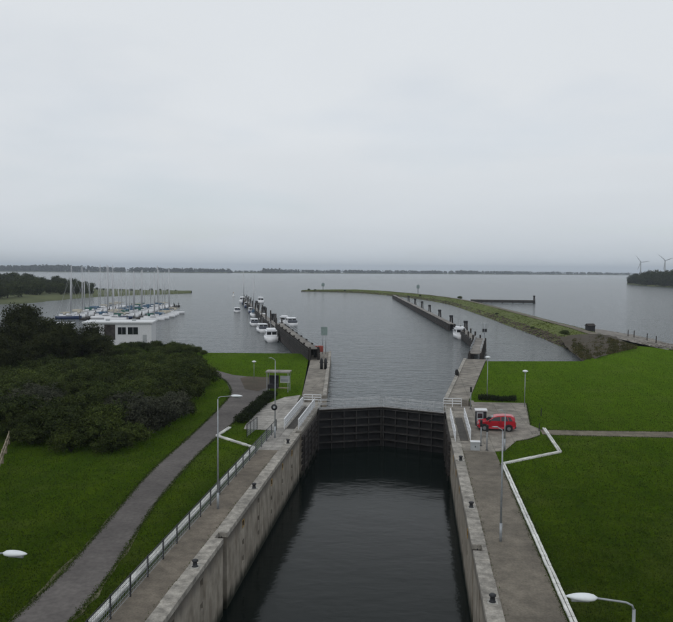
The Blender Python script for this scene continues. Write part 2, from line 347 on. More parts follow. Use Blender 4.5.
def sheet(name, poly, z, mat, kind='structure', parent=None):
    bm = bmesh.new(); vs = [bm.verts.new((p[0], p[1], z)) for p in poly]; [bm.faces.new([vs[i] for i in tr]) for tr in tessellate_polygon([[Vector((p[0], p[1], 0)) for p in poly]])]
    bmesh.ops.recalc_face_normals(bm, faces=bm.faces)
    if bm.faces[:][0].normal.z < 0: bmesh.ops.reverse_faces(bm, faces=bm.faces)
    me = bpy.data.meshes.new(name); bm.to_mesh(me); bm.free(); me.materials.append(mat)
    o = bpy.data.objects.new(name, me); C.objects.link(o); o.parent = parent
    if kind: o['kind'] = kind
    return o
def clip(poly, x0, x1, y0, y1):                     # polygon clipped to a rectangle
    def cut(pts, ins, inter):
        out = []
        for i in range(len(pts)):
            a, b = pts[i-1], pts[i]
            if ins(b):
                if not ins(a): out.append(inter(a, b))
                out.append(b)
            elif ins(a): out.append(inter(a, b))
        return out
    def lx(v): return lambda a, b: (v, a[1] + (b[1]-a[1])*(v-a[0])/(b[0]-a[0]))
    def ly(v): return lambda a, b: (a[0] + (b[0]-a[0])*(v-a[1])/(b[1]-a[1]), v)
    for ins, it in ((lambda p: p[0] >= x0, lx(x0)), (lambda p: p[0] <= x1, lx(x1)), (lambda p: p[1] >= y0, ly(y0)), (lambda p: p[1] <= y1, ly(y1))):
        if not poly: return poly
        poly = cut(poly, ins, it)
    return poly
def area(p): return abs(sum(p[i-1][0]*p[i][1] - p[i][0]*p[i-1][1] for i in range(len(p))))/2
def slabs(parent, name, poly, sx, sy, z0, z1, mat, gap=.02, ang=0):
    xs = [p[0] for p in poly]; ys = [p[1] for p in poly]
    x = min(xs)
    while x < max(xs):
        y = min(ys)
        while y < max(ys):
            c = clip(poly, x+gap/2, x+sx-gap/2, y+gap/2, y+sy-gap/2)
            if len(c) > 2 and area(c) > .15:
                d = rnd.uniform(-.006, .006); MB().prism(c, z0, z1+d).build(name, mat, parent)
            y += sy
        x += sx
def inside(p, poly):
    c = False
    for i in range(len(poly)):
        a, b = poly[i-1], poly[i]
        if (a[1] > p[1]) != (b[1] > p[1]) and p[0] < (b[0]-a[0])*(p[1]-a[1])/(b[1]-a[1]) + a[0]: c = not c
    return c
def P(*pts, z=0.0): return [tuple(at(x, y, z)[:2]) for x, y in pts]
def smoothline(pts, n=6):
    pts = [Vector(p) for p in pts]; out = []
    for i in range(len(pts)-1):
        p0, p1, p2, p3 = pts[max(i-1,0)], pts[i], pts[i+1], pts[min(i+2,len(pts)-1)]
        for k in range(n):
            t = k/n; out.append(.5*((2*p1) + (p2-p0)*t + (2*p0-5*p1+4*p2-p3)*t*t + (3*p1-p0-3*p2+p3)*t**3))
    return out + [pts[-1]]

# ================================================================== THE SETTING
bm = bmesh.new(); bmesh.ops.create_circle(bm, cap_ends=True, segments=64, radius=15000)
me = bpy.data.meshes.new('lake_bed'); bm.to_mesh(me); bm.free(); me.materials.append(M_soil)
o = bpy.data.objects.new('ground', me); C.objects.link(o); o.location.z = -9.5; o['kind'] = 'structure'

cols = [-14500, -45, -44.99, XL, (XL+XR)/2, XR, 29.99, 30, 14500]
y0s = [-3000, -3000, GY+.35, GY+.35, GY+3.35, GY+.35, GY+.35, -3000, -3000]
mb = MB()
for i in range(len(cols)-1):
    ys = [0, .01, .05, .2, 1]
    for j in range(4):
        q = lambda k, t: (cols[k], y0s[k] + (14500-y0s[k])*t, LAKE)
        mb.add([q(i, ys[j]), q(i+1, ys[j]), q(i+1, ys[j+1]), q(i, ys[j+1])], [(0,1,2,3)])
tag(mb.build('lake', M_lake), kind='structure')
tag(MB().add([(XL-.5,-60,POOL),(XR+.5,-60,POOL),(XR+.5,GY-.3,POOL),((XL+XR)/2,GY+2.7,POOL),(XL-.5,GY-.3,POOL)], [(0,1,2,3,4)]).build('chamber_water', M_pool), kind='structure')

# ---- land on both sides, flat tops with sloping banks
def land(name, top, bank, mat, zt, parent=None):    # top: outline; bank: indices of edges that slope into the water
    bm = bmesh.new(); vs = [bm.verts.new((p[0], p[1], zt)) for p in top]
    [bm.faces.new([vs[i] for i in tr]) for tr in tessellate_polygon([[Vector((p[0], p[1], 0)) for p in top]])]
    ccw = sum(top[i-1][0]*top[i][1] - top[i][0]*top[i-1][1] for i in range(len(top))) > 0
    low = {}
    for i in bank:
        a, b = vs[i], vs[(i+1) % len(vs)]
        for v in (a, b):
            if v not in low:
                k = vs.index(v); p, q = Vector(top[k-1]), Vector(top[(k+1) % len(top)])
                d = (q-p).normalized(); nn = Vector((d.y, -d.x))
                if not ccw: nn = -nn
                low[v] = bm.verts.new((v.co.x + nn.x*4.2, v.co.y + nn.y*4.2, LAKE-1.2))
        bm.faces.new((a, b, low[b], low[a]))
    bmesh.ops.recalc_face_normals(bm, faces=bm.faces)
    me = bpy.data.meshes.new(name); bm.to_mesh(me); bm.free(); me.materials.append(mat)
    for pl in me.polygons:
        if pl.normal.z < 0: pl.flip()
    o = bpy.data.objects.new(name, me); C.objects.link(o); o['kind'] = 'structure'; o.parent = parent
    return o
SHORE_L = P((308,353.4),(262,353.0),(206,352.6)) 
LEFT = [(XL-.5,-60), (XL-.5,88.15), (-14.55,88.15), (-14.55,92.6), (-20.45,SHORE_L[0][1]-.3), SHORE_L[0], SHORE_L[1], SHORE_L[2], (-52,146), (-64,148), (-140,150), (-260,160), (-260,-60)]
land('lawn_left', LEFT, [4,5,6,7,8,9], M_grass, -.03)
shR = P((484,361),(530,361),(583,361))
RIGHT = [(XR+.5,-60), (XR+.5,88.15), (6.55,88.15), (6.55,92.6), (12.3,shR[0][1]), shR[1], shR[2], P((600,352))[0], P((640,346))[0], P((673,348.5))[0], (92,176), (260,190), (260,-60)]
land('lawn_right', RIGHT, [4,5,6,7,8,9,10], M_grass, -.03)

# asphalt path on the left with its sandy verge
pl_ = smoothline([at(x,y) for x,y in ((-40,668),(10,622),(60,575),(108,521),(150,472),(190,436),(220,407),(231,392),(226,381),(216,375))], 5)
pr_ = smoothline([at(x,y) for x,y in ((15,672),(68,622),(105,579),(135,534),(160,497),(200,452),(235,421),(256,400.5),(268,390),(271,385.5))], 5)
def strip(name, a, b, z, mat, grow=0.0, jit=0.0, kind='structure'):
    mb = MB(); vs = []
    for p, q in zip(a, b):
        d = (q-p).normalized(); j1 = rnd.uniform(0, jit); j2 = rnd.uniform(0, jit)
        vs += [(p.x-d.x*(grow+j1), p.y-d.y*(grow+j1), z), (q.x+d.x*(grow+j2), q.y+d.y*(grow+j2), z)]
    mb.add(vs, [(2*i, 2*i+1, 2*i+3, 2*i+2) for i in range(len(a)-1)])
    o = mb.build(name, mat)
    if kind: o['kind'] = kind
    return o
strip('path_verge', pl_, pr_, -.026, M_sand, .10, .28)
strip('path', pl_, pr_, -.021, M_asphalt)
branch = P((216,375),(226,381),(231,392),(252,389),(271,385.5),(270,378),(248,376.5),(232,374.5),(214,369.5),(206,366),(203,369))
sheet('path_fork', branch, -.0165, M_asphalt)
sheet('worn_yard', P((240,378),(248,376.2),(270,377),(271,386),(258,391),(245,389)), -.012, M_soil)
# tan path across the right lawn
strip('garden_path', [at(x,y) for x,y in ((540,429.5),(600,430.5),(673,431.5),(800,434))], [at(x,y) for x,y in ((543,434.5),(600,435.8),(673,437.5),(800,440))], -.024, M_gravel, 0, .15)

# walkways and aprons
sheet('walkway_left', [(XL-.75,-60),(XL-.75,72),(-14.0,72),(-14.0,-60)], -.012, M_walk)
sheet('walkway_right', [(XR+.75,-60),(XR+.75,66.2),(7.05,66.2),(7.05,-60)], -.012, M_walk_r)
apl = thing('apron', None, None); apl.name = 'apron_left'; apl['kind'] = 'structure'
AP_L = [(XL-.78,64.0),(XL-.78,88.0),(-14.4,88.0),(-14.75,93.0)] + P((285,397),(266,404),(246,424)) + [(-17.2,72.2),(-14.0,72.0),(-14.0,64)]
slabs(apl, 'slab', AP_L, 2.4, 3.0, -.1, .004, M_conc)
apr = thing('apron', None, None); apr.name = 'apron_right'; apr['kind'] = 'structure'
AP_R = [(XR+.78,66.1),(XR+.78,88.0),(9.0,94.5)] + [(7.6,92.0),(12.3,91.6)] + P((526,404),(530,425),(538,428),(528,438),(515,441)) + [(7.3,66.1)]
slabs(apr, 'slab', [(XR+.78,66.1),(7.05,66.1),(7.05,92.3),(6.6,92.3),(6.6,88.05),(XR+.78,88.05)], 2.2, 3.0, -.1, .004, M_conc_d)
slabs(apr, 'slab', [(7.07,66.4),(7.9,66.6)] + P((516,441),(528,439),(540,435),(540,429),(530,425),(526,403)) + [(7.05,91.2)], 2.2, 3.0, -.1, .006, M_conc_d)

# ---- lock walls
def lock_wall(name, side, label):
    X = XL if side < 0 else XR
    b = lambda d: X + side*d                        # d metres back from the face
    t = thing(name, label, 'lock wall', (X, 20, 0))
    def bxw(n, d0, d1, y0, y1, z0, z1, mat):
        x0, x1 = sorted((b(d0)-X, b(d1)-X)); return MB().box(x0, x1, y0-20, y1-20, z0, z1).build(n, mat, t)
    slots = {42.7: 'ladder', 71.4: 'ladder', 13.9: 'ladder'}
    cols_ = [37.9, 47.4, 52.2, 57.0, 61.8, 66.6, 33.1, 28.3]
    edges = sorted(list(slots) + cols_)
    y = -60.0
    cuts = [-60, -45, -30, -15, -5, 5] + edges + [76.2, 81, 88.2]
    hwid = lambda q: .46 if q in slots else (.3 if q in edges else .012)
    for i in range(len(cuts)-1):
        y0 = cuts[i] + hwid(cuts[i]); y1 = cuts[i+1] - hwid(cuts[i+1])
        bxw('wall_panel', 0, .7, y0, y1, -9.4, -.28, M_wall)
    for yc in edges:
        d0_ = .95 if yc in slots else .42
        bxw('wall_panel', d0_, d0_+.28, yc-hwid(yc), yc+hwid(yc), -9.4, -.28, M_wall)
        if yc in slots:
            for e0, e1 in ((yc-.74, yc-.46), (yc+.46, yc+.74)): bxw('slot_cheek', .702, 1.2, e0, e1, -9.4, -.28, M_wall)
        if yc in slots:
            mb = MB(); xx = b(.25)-X
            for s in (-.17, .17): mb.bar((xx, yc-20+s, -8), (xx, yc-20+s, -.1), .05, .05)
            z = -6.0
            while z < -.2: mb.tube([(xx, yc-20-.17, z), (xx, yc-20+.17, z)], .018, 6); z += .3
            mb.build('ladder', M_dark, t)
        else:
            zs = [(-1.05,-.65), (-2.35,-1.95), (-3.45,-3.05)]
            z0 = -9.4
            for k, (n0, n1) in enumerate(sorted(zs)):
                bxw('wall_panel', .012, .42, yc-.294, yc+.294, z0, n0, M_wall); z0 = n1
            bxw('wall_panel', .012, .42, yc-.294, yc+.294, z0, -.28, M_wall)
            for k, (n0, n1) in enumerate(zs):
                pin = MB(); pin.smooth = True
                xx = b(.2)-X; pin.tube([(xx, yc-20, n0), (xx, yc-20, n1)], .09, 10)
                yel = k == 0 and yc in (47.4, 57.0, 61.8, 66.6)
                pin.build('recess_bollard', M_yellow if yel else M_dark, t)
                if yel:
                    x0, x1 = sorted((b(-.014)-X, b(.011)-X)); fr = MB()
                    for (ya, yb, za, zb) in ((-.29,-.24,n0-.05,n1+.05),(.24,.29,n0-.05,n1+.05),(-.24,.24,n1,n1+.05),(-.24,.24,n0-.05,n0)):
                        fr.box(x0, x1, yc-20+ya, yc-20+yb, za, zb)
                    fr.build('recess_frame', M_yellow, t)
    y = -60.0
    while y < 88:
        y1 = min(y+2.4, 88.2); w = .78+rnd.uniform(-.02, .02)
        x0, x1 = sorted((b(-.05)-X, b(w)-X)); d = rnd.uniform(-.006, .006)
        cutq = [q for q in slots if y-.5 < q < y1+.5]
        if cutq:
            q = cutq[0]; parts_ = [(y, q-.47, -.05), (max(y, q-.47), min(y1, q+.47), .5), (q+.47, y1, -.05)]
        else: parts_ = [(y, y1, -.05)]
        for ya, yb, dd in parts_:
            if yb-ya < .06: continue
            x0, x1 = sorted((b(dd)-X, b(w)-X)); MB().box(x0, x1, ya+.01-20, yb-.01-20, -.276, .04+d).build('coping_stone', M_coping, t, .025)
        y = y1
    bxw('wall_panel', 3.15, 3.5, 88.2, 92.45, -9.4, -.034, M_wall); bxw('wall_panel', .72, 3.5, 87.5, 88.19, -9.4, -.034, M_wall)
    # horizontal fender timbers on the face by the gate
    for k in range(6):
        z = -.75 - k*.62
        for s0, s1 in ((72.1, 78.2), (78.25, 83.2)):
            x0, x1 = sorted((b(-.22)-X, b(-.003)-X)); MB().box(x0, x1, s0-20, s1-20, z-.16, z+.16).build('fender_timber', M_timber, t)
    for yy in (72.6, 75.2, 77.7, 80.2, 82.6):
        x0, x1 = sorted((b(-.30)-X, b(-.223)-X)); MB().box(x0, x1, yy-.09-20, yy+.09-20, -4.6, -.5).build('fender_post', M_timber, t)
    return t
lock_wall('lock_wall', -1, 'stained concrete lock wall on the left with ladder slot and yellow mooring recesses')
lock_wall('lock_wall', 1, 'concrete lock wall on the right side of the chamber beside the grey walkway')
tag(MB().box(XL-.7, XR+.7, -61.5, -60.02, -9.4, .0).build('end_wall', M_wall), 'concrete end wall closing the lock chamber behind the viewpoint', 'lock wall')
tag(MB().box(XL-.7, XR+.7, -60, 95, -9.45, -9.0).build('chamber_floor', M_soil), kind='structure')

# ---- entrance piers beyond the gate
def pier(poly, label, side):
    t = thing('pier', label, 'pier', (poly[0][0], poly[0][1], 0))
    ox, oy = poly[0]; q = [(x-ox, y-oy) for x, y in poly]
    MB().prism(q, -9.4, -.12).build('pier_body', M_conc_d, t)
    # paving blocks and a kerb along the water
    ys = [p[1] for p in q]; n = 0
    slabs(t, 'slab', q, 3.2, 4.0, -.118, .0, M_conc_d)
    a, b = Vector(q[0]), Vector(q[1]); L_ = (b-a).length; d = (b-a)/L_; nn = Vector((-d.y, d.x))*(-1 if side > 0 else 1)
    k = 0.0
    while k < L_-.5:
        p0 = a + d*(k+.012); p1 = a + d*min(k+2.5-.012, L_)
        MB().prism([(p0.x,p0.y),(p1.x,p1.y),(p1.x+nn.x*.5,p1.y+nn.y*.5),(p0.x+nn.x*.5,p0.y+nn.y*.5)], .012, .13).build('coping_stone', M_coping, t); k += 2.5
    return t
pier([(XL,92.5), (-16.7,143.5), (-20.4,143.5), (-14.5,92.5)], 'grey concrete pier flaring out left of the lock gate', -1)
pier([(XR,92.5), (8.5,136.2), (12.5,136.2), (6.5,92.5)], 'grey concrete pier flaring out right of the lock gate', 1)

# ---- mitre gate
def gate_leaf(hx, rz, length, label, hand):
    t = thing('lock_gate_leaf', label, 'lock gate', (hx, GY, 0), rz, 'mitre gate leaves')
    s = hand                                        # +1: leaf runs along local +x
    def bx(n, x0, x1, y0, y1, z0, z1, m): a, b = sorted((s*x0, s*x1)); return MB().box(a, b, y0, y1, z0, z1).build(n, m, t)
    bx('skin_plate', .1, length-.05, .1, .22, -9, -.15, M_gate)
    zz = [-.32, -1.25, -2.15, -3.05, -3.95, -4.85]
    for z in zz: bx('girder', .12, length-.06, -.32, .098, z-.07, z+.07, M_girder)
    n = 5
    for k in range(n+1):
        x = .12 + (length-.4)*k/n
        for i in range(len(zz)-1): bx('stiffener', x, x+.10, -.22, .096, zz[i+1]+.072, zz[i]-.072, M_girder)
    bx('heel_post', 0, .115, -.34, .24, -9, -.02, M_girder); bx('mitre_post', length-.055, length+.02, -.34, .24, -9, -.05, M_girder)
    wk = bx('walkway', .12, length-.06, -.42, .45, -.14, -.06, M_grate)
    for yy in (-.38, .41):
        r = MB()
        for zr in (.55, 1.0): r.bar((s*.15, yy, zr), (s*(length-.1), yy, zr), .05, .06)
        r.bar((s*.15, yy, .03), (s*(length-.1), yy, .03), .02, .08)
        r.build('handrail', M_railg, t)
        for k in range(6):
            x = .2 + (length-.45)*k/5; MB().bar((s*x, yy, -.06), (s*x, yy, 1.0), .04, .04).build('rail_post', M_railg, t)
half = (XR-XL)/2; ang = math.atan2(3.0, half); LL = math.hypot(half, 3.0)-.03
gate_leaf(XL, ang, LL, 'left leaf of the black ribbed steel lock gate with white handrails', 1)
gate_leaf(XR, -ang, LL, 'right leaf of the black ribbed steel lock gate with white handrails', -1)

# white railings either side of the gate recess, with grating between
def railing(p0, p1, label, n, h=1.0, mat=None, group=None, bars=(.12,.42,.72,1.0), name='railing', thick=.06):
    p0 = Vector((*p0, 0)); p1 = Vector((*p1, 0)); d = p1-p0
    t = thing(name, label, 'railing', p0, 0, group)
    for z in bars: MB().bar((0,0,z*h), (d.x,d.y,z*h), thick, thick*1.3).build('rail', mat or M_white, t)
    for k in range(n+1):
        q = d*(k/n); MB().bar((q.x,q.y,0), (q.x,q.y,h), .07, .07).build('post', mat or M_white, t)
    return t
railing((-11.7,72.6), (-11.75,84.6), 'white railing on the left coping edge above the fender timbers', 7, bars=(.3,.55,.8,1.0), thick=.11)
railing((-13.15,72.6), (-13.3,85.5), 'white railing on the left apron behind the grating', 7, bars=(.3,.55,.8,1.0), thick=.11)
railing((3.72,69.5), (3.72,81.0), 'white railing on the right coping edge by the lock gate', 7, bars=(.12,.42,.72,1.0), thick=.08)
railing((5.15,70.0), (5.25,81.5), 'white railing on the right apron beside the grating', 7, bars=(.12,.42,.72,1.0), thick=.08)
railing((-13.5,87.7), (-11.4,87.7), 'short white railing across the left end of the gate walkway', 2, bars=(.4,.7,1.0), thick=.08)
railing((3.2,87.6), (5.3,87.6), 'short white railing across the right end of the gate walkway', 2, bars=(.4,.7,1.0), thick=.08)
tag(MB().box(-13.0,-12.15, 73, 85, .006, .03).build('recess_grating', M_grate), 'dark steel grating between the two left gate railings', 'grating')
tag(MB().box(4.22,4.98, 70, 81, .014, .035).build('recess_grating', M_grate), 'dark steel grating between the two right gate railings', 'grating')

# ---- white double kerb lines
def kerb(pts, label):
    pts = [Vector((p[0], p[1], 0)) for p in pts]
    t = thing('white_kerb', label, 'kerb', pts[0])
    for i in range(len(pts)-1):
        a, b = pts[i]-pts[0], pts[i+1]-pts[0]; L_ = (b-a).length; d = (b-a)/L_; nn = Vector((-d.y, d.x, 0))
        n = max(1, round(L_/1.2)); st = L_/n
        for k in range(n):
            for off in (-.09, .09):
                p0 = a + d*(k*st+.02) + nn*(off+rnd.uniform(-.012,.012)); p1 = a + d*((k+1)*st-.02) + nn*(off+rnd.uniform(-.012,.012)); w = .068
                MB().prism([(p0+nn*w)[:2], (p0-nn*w)[:2], (p1-nn*w)[:2], (p1+nn*w)[:2]], -.06, .10+rnd.uniform(-.012,.012)).build('kerb_stone', M_kerbw, t)
    return t
kerb([(7.42,6),(7.3,20),(7.25,62.0),tuple(at(560,452)[:2]),tuple(at(544,428.5)[:2])], 'white double kerb along the right walkway with a jog towards the car')
kerb([(-14.45,6),(-14.45,64.6),tuple(at(217,436)[:2]),tuple(at(230,427.5)[:2])], 'white double kerb along the left walkway with a jog towards the path')

# ---- dark fence on the left walkway
def fence(p0, p1, label, sp=2.4, h=1.08):
    p0 = Vector((*p0, 0)); p1 = Vector((*p1, 0)); d = p1-p0; n = max(1, round(d.length/sp))
    t = thing('mesh_fence', label, 'fence', p0)
    for k in range(n+1):
        q = d*(k/n); MB().bar((q.x,q.y,-.02), (q.x,q.y,h+.04), .07, .07).build('post', M_dark, t)
    u = d.normalized()
    for k in range(n):
        mb = MB(); a = d*(k/n) + u*.04; b = d*((k+1)/n) - u*.04
        for z in (.08, .3, .52, .74, .96): mb.bar((a.x,a.y,z), (b.x,b.y,z), .012, .016)
        m = 12
        for j in range(m+1):
            q = a.lerp(b, j/m); mb.bar((q.x,q.y,.06), (q.x,q.y,h-.05), .010, .010)
        mb.build('mesh_panel', M_galv, t)
        MB().bar((a.x,a.y,h), (b.x,b.y,h), .04, .04).build('rail', M_dark, t)
fence((-13.72, 8), (-13.85, 72), 'dark post and wire mesh fence along the left walkway')
pa, pb = at(247,437), at(257,429)
fence(pa[:2], pb[:2], 'short dark mesh fence at the edge of the left apron', 1.2, 1.2)

# ================================================================== FOLIAGE
def crown_mesh(name, seed, rx, ry, rz, zc, n_clump, n_leaf, leaf, mat, low=-0.6, lobes=5, spread=.30):
    g = np.random.default_rng(seed)
    lob = []
    for k in range(lobes):
        a = g.uniform(0, 2*PI); r = g.uniform(.25, .62)
        lob.append((math.cos(a)*r*rx, math.sin(a)*r*ry, g.uniform(-.25, .5)*rz, g.uniform(.42, .68)))
    lob.append((0, 0, 0, .72)); lob = np.array(lob)
    li = g.integers(0, len(lob), n_clump)
    d = g.normal(size=(n_clump, 3)); d /= np.linalg.norm(d, axis=1)[:, None]; d[:, 2] = np.maximum(d[:, 2], low)
    rad = g.uniform(.72, 1.06, n_clump)[:, None]
    cen = lob[li, :3] + d*lob[li, 3][:, None]*np.array([rx, ry, rz])*rad
    n = n_clump*n_leaf
    cl = np.repeat(np.arange(n_clump), n_leaf)
    pos = cen[cl] + g.normal(size=(n, 3))*spread*np.array([1, 1, .8])*(min(rx, rz)*.35 + .12)
    pos[:, 2] += zc
    pos[:, 2] = np.maximum(pos[:, 2], .04)
    nrm = g.normal(size=(n, 3))*.75 + d[cl] + np.array([0, 0, .35]); nrm /= np.linalg.norm(nrm, axis=1)[:, None]
    tmp = g.normal(size=(n, 3)); u = np.cross(nrm, tmp); u /= np.linalg.norm(u, axis=1)[:, None]; w = np.cross(nrm, u)
    sz = leaf*g.uniform(.6, 1.35, n)[:, None]
    v = np.stack([pos-u*sz*.5, pos+w*sz*.32, pos+u*sz*.5, pos-w*sz*.32], axis=1).reshape(-1, 3)
    return raw_mesh(name, v, np.arange(n*4).reshape(-1, 4), mat)
def raw_mesh(name, v, f, mat):
    me = bpy.data.meshes.new(name); k = f.shape[1]
    me.vertices.add(len(v)); me.vertices.foreach_set('co', np.ascontiguousarray(v, dtype=np.float32).ravel())
    me.loops.add(f.size); me.loops.foreach_set('vertex_index', np.ascontiguousarray(f, dtype=np.int32).ravel())
    me.polygons.add(len(f)); me.polygons.foreach_set('loop_start', np.arange(0, f.size, k, dtype=np.int32))
    me.update(calc_edges=True); me.materials.append(mat)
    return me
def stem_mesh(name, seed, h, r, n, spread, trunk=0.0):
    g = random.Random(seed); mb = MB(); mb.smooth = True
    if trunk: mb.tube([(0,0,-.1), (g.uniform(-.1,.1)*h*.2, g.uniform(-.1,.1)*h*.2, h*.35), (0,0,h*.75)], [r*1.4, r, r*.35], 8)
    for k in range(n):
        a = 2*PI*k/n + g.uniform(-.4,.4); z0 = h*trunk*g.uniform(.5,1.1) - (.1 if not trunk else 0)
        e = (math.cos(a)*spread*g.uniform(.5,1), math.sin(a)*spread*g.uniform(.5,1), h*g.uniform(.6,.95))
        mb.tube([(0,0,z0), (e[0]*.45, e[1]*.45, z0+(e[2]-z0)*.55), e], [r*.6, r*.4, r*.12], 6)
    return mb.mesh(name, M_bark)

def plants(name, kinds, spots, parts=('crown','stem')):
    """kinds: list of (crown_mesh, stem_mesh); spots: (x, y, z, scale, kind, label, category, group)"""
    for x, y, z, s, k, lab, cat, grp in spots:
        t = thing(name, lab, cat, (x, y, z), rnd.uniform(0, 2*PI), grp); t.scale = (s*rnd.uniform(.9,1.1), s*rnd.uniform(.9,1.1), s*rnd.uniform(.85,1.12))
        link(parts[0], kinds[k][0], t); link(parts[1], kinds[k][1], t)

# scrub left of the path
SH = [(crown_mesh('shrub_crown', 11+i, 2.3, 2.3, 1.5, 1.45, 210, 34, .19, M_shrubg if i >= 4 else M_shrub, low=-.75), stem_mesh('shrub_stem', 50+i, 2.4, .07, 7, 1.5)) for i in range(6)]
edge_near = P((-60,452),(0,441),(14,436),(38,449),(70,457.5),(112,456),(150,441),(186,413),(206,391),(207,376),(196,364),(187,357))
scrub = edge_near + [(-44,139), (-112,139), (-112,120), (-75,70)]
pts = []
tries = 0
while tries < 9000 and len(pts) < 290:
    tries += 1
    y = rnd.uniform(60, 176); x = rnd.uniform(-112, -22)
    if not inside((x, y), scrub) or x < -.60*y - 4: continue
    dmin = 2.25 if y < 100 else 2.9
    # keep the whole crown inside the outline on the near side
    if any((x-p[0])**2 + (y-p[1])**2 < dmin**2 for p in pts): continue
    pts.append((x, y))
spots = []
for x, y in pts:
    near = min(math.hypot(x-e[0], y-e[1]) for e in edge_near)
    s = rnd.uniform(.85, 1.25) if near > 2.6 else rnd.uniform(.6, .85)
    k = rnd.randrange(4)
    grey = math.hypot(x+40, y-75) < 4.5 or math.hypot(x+26.5, y-72) < 5
    if y > 104: s *= np.interp(y, [104,118,139], [.92,.72,.5])
    if grey and rnd.random() < .8:
        k = 4 + rnd.randrange(2); lab = 'grey-leaved shrub at the near edge of the scrub left of the asphalt path'
        grp = 'grey shrubs in the scrub'
    elif y < 100: lab = 'dark olive shrub in the near half of the scrub left of the path'; grp = 'near shrubs in the scrub'
    else: lab = 'dark olive shrub in the far half of the scrub before the marina'; grp = 'far shrubs in the scrub'
    spots.append((x, y, -.03, s, k, lab, 'shrub', grp))
plants('shrub', SH, spots)

# taller dark trees at the back left of the scrub
TR = [(crown_mesh('tree_crown', 31+i, 3.0, 3.0, 3.0, 4.6, 330, 30, .26, M_tree, low=-.9, lobes=7), stem_mesh('tree_trunk', 70+i, 6.2, .17, 7, 2.0, .35)) for i in range(3)]
tl = ['tallest dark tree at the far left behind the scrub', 'dark round tree at the left edge of the picture behind the scrub', 'dark tree right of the tallest one behind the scrub',
      'dark tree half hidden between the tall trees at far left', 'broad dark tree standing nearest the white clubhouse', 'dark tree left of the broad one by the clubhouse', 'low dark tree in the middle of the scrub edge', 'small dark tree at the left picture edge before the tall trees', 'dark tree between the tallest tree and the clubhouse']
spots = []
for i, (px, pt, Y, kk) in enumerate(((27,304,122,0),(3,312,116,1),(48,318,118,2),(14,322,108,0),(80,317,118,1),(62,326,112,2),(100,326,116,0),(6,336,98,1),(38,330,106,2))):
    X = xat(px, Y); zt = ztop(px, pt, Y)
    spots.append((X, Y, -.03, zt/7.6, kk, tl[i], 'tree', 'dark trees behind the scrub'))
plants('dark_tree', TR, spots, ('crown','trunk'))

# low bushes on the shore right of the clubhouse
spots = [(at(px,py).x, at(px,py).y, -.03, s, k, 'low shore bush between the clubhouse and the left lawn', 'bush', 'shore bushes by the clubhouse') for px, py, s, k in ((172,352,.8,0),(180,352,.7,1),(188,354,.75,2),(196,354.5,.55,3),(203,355,.4,0),(164,351,.6,1),(156,351,.7,3),(148,350.5,.6,0),(140,350,.55,2),(132,350,.6,1),(124,350,.5,2))]
plants('shore_bush', SH, spots)

# hedges
def hedge(name, p0, p1, w, h, label, seed, cat='hedge'):
    p0 = Vector((*p0, 0)); p1 = Vector((*p1, 0)); d = p1-p0; L_ = d.length
    t = thing(name, label, cat, p0, math.atan2(d.y, d.x))
    g = np.random.default_rng(seed); n = int(L_*w*h*900)+1500
    pos = np.stack([g.uniform(0, L_, n), np.clip(g.normal(0, .33, n), -.6, .6)*w, h*np.sqrt(g.uniform(.02, 1, n))*(.8+.25*np.sin(np.linspace(0, 40, n)))], axis=1)
    pos[:, 2] = np.maximum(pos[:, 2]*(.85+.3*(.5+.5*np.sin(pos[:, 0]*1.7))), .03)
    nr = g.normal(size=(n, 3)) + np.array([0,0,.5]); nr /= np.linalg.norm(nr, axis=1)[:, None]; u = np.cross(nr, g.normal(size=(n, 3))); u /= np.linalg.norm(u, axis=1)[:, None]; q = np.cross(nr, u)
    s = .13*g.uniform(.6, 1.4, n)[:, None]
    v = np.stack([pos-u*s*.5, pos+q*s*.33, pos+u*s*.5, pos-q*s*.33], axis=1).reshape(-1, 3)
    link('foliage', raw_mesh('hedge_foliage', v, np.arange(n*4).reshape(-1, 4), M_hedge), t)
    mb = MB(); k = .4
    while k < L_: mb.tube([(k,0,-.05),(k+rnd.uniform(-.1,.1),rnd.uniform(-.1,.1),h*.7)], [.03,.012], 5); k += .8
    mb.build('stem', M_bark, t)
hedge('hedge', at(240,424)[:2], at(272,395.5)[:2], 1.2, .75, 'low dark hedge between the asphalt path and the left apron', 5)
hedge('hedge', (7.7,93.2), (12.3,92.8), 1.5, .55, 'low dark hedge at the back of the right apron behind the car', 6)
#hedge('hedge', at(533,414)[:2], at(548,417)[:2], .7, .35, 'small dark clump of weeds on the right lawn beside the path end', 8, 'weeds')

# grass blades standing in the lawns
def blades(name, poly, n, hmin, hmax, seed, excl, label, near=True):
    g = np.random.default_rng(seed); xs = [p[0] for p in poly]; ys = [p[1] for p in poly]; out = []
    while len(out) < n:
        y = 16 + 144*rnd.random()**1.7
        x = rnd.uniform(-.58*y-2, .36*y+2)
        if not inside((x, y), poly) or any(inside((x, y), e) for e in excl): continue
        out.append((x, y))
    p = np.array(out); m = len(p); a = g.uniform(0, 2*PI, m); h = g.uniform(hmin, hmax, m); w = g.uniform(.012, .035, m)
    dx, dy = np.cos(a)*w, np.sin(a)*w; lx, ly = g.normal(0, .45, m)*h, g.normal(0, .45, m)*h
    z = np.full(m, -.035)
    v = np.stack([np.stack([p[:,0]-dx, p[:,1]-dy, z], 1), np.stack([p[:,0]+dx, p[:,1]+dy, z], 1), np.stack([p[:,0]+lx, p[:,1]+ly, z+h], 1)], axis=1).reshape(-1, 3)
    o = link(name, raw_mesh(name, v, np.arange(m*3).reshape(-1, 3), M_blade)); tag(o, label, 'grass', kind='stuff')
pathpoly = [tuple(p[:2]) for p in pl_] + [tuple(p[:2]) for p in reversed(pr_)]
tag_scrub = scrub
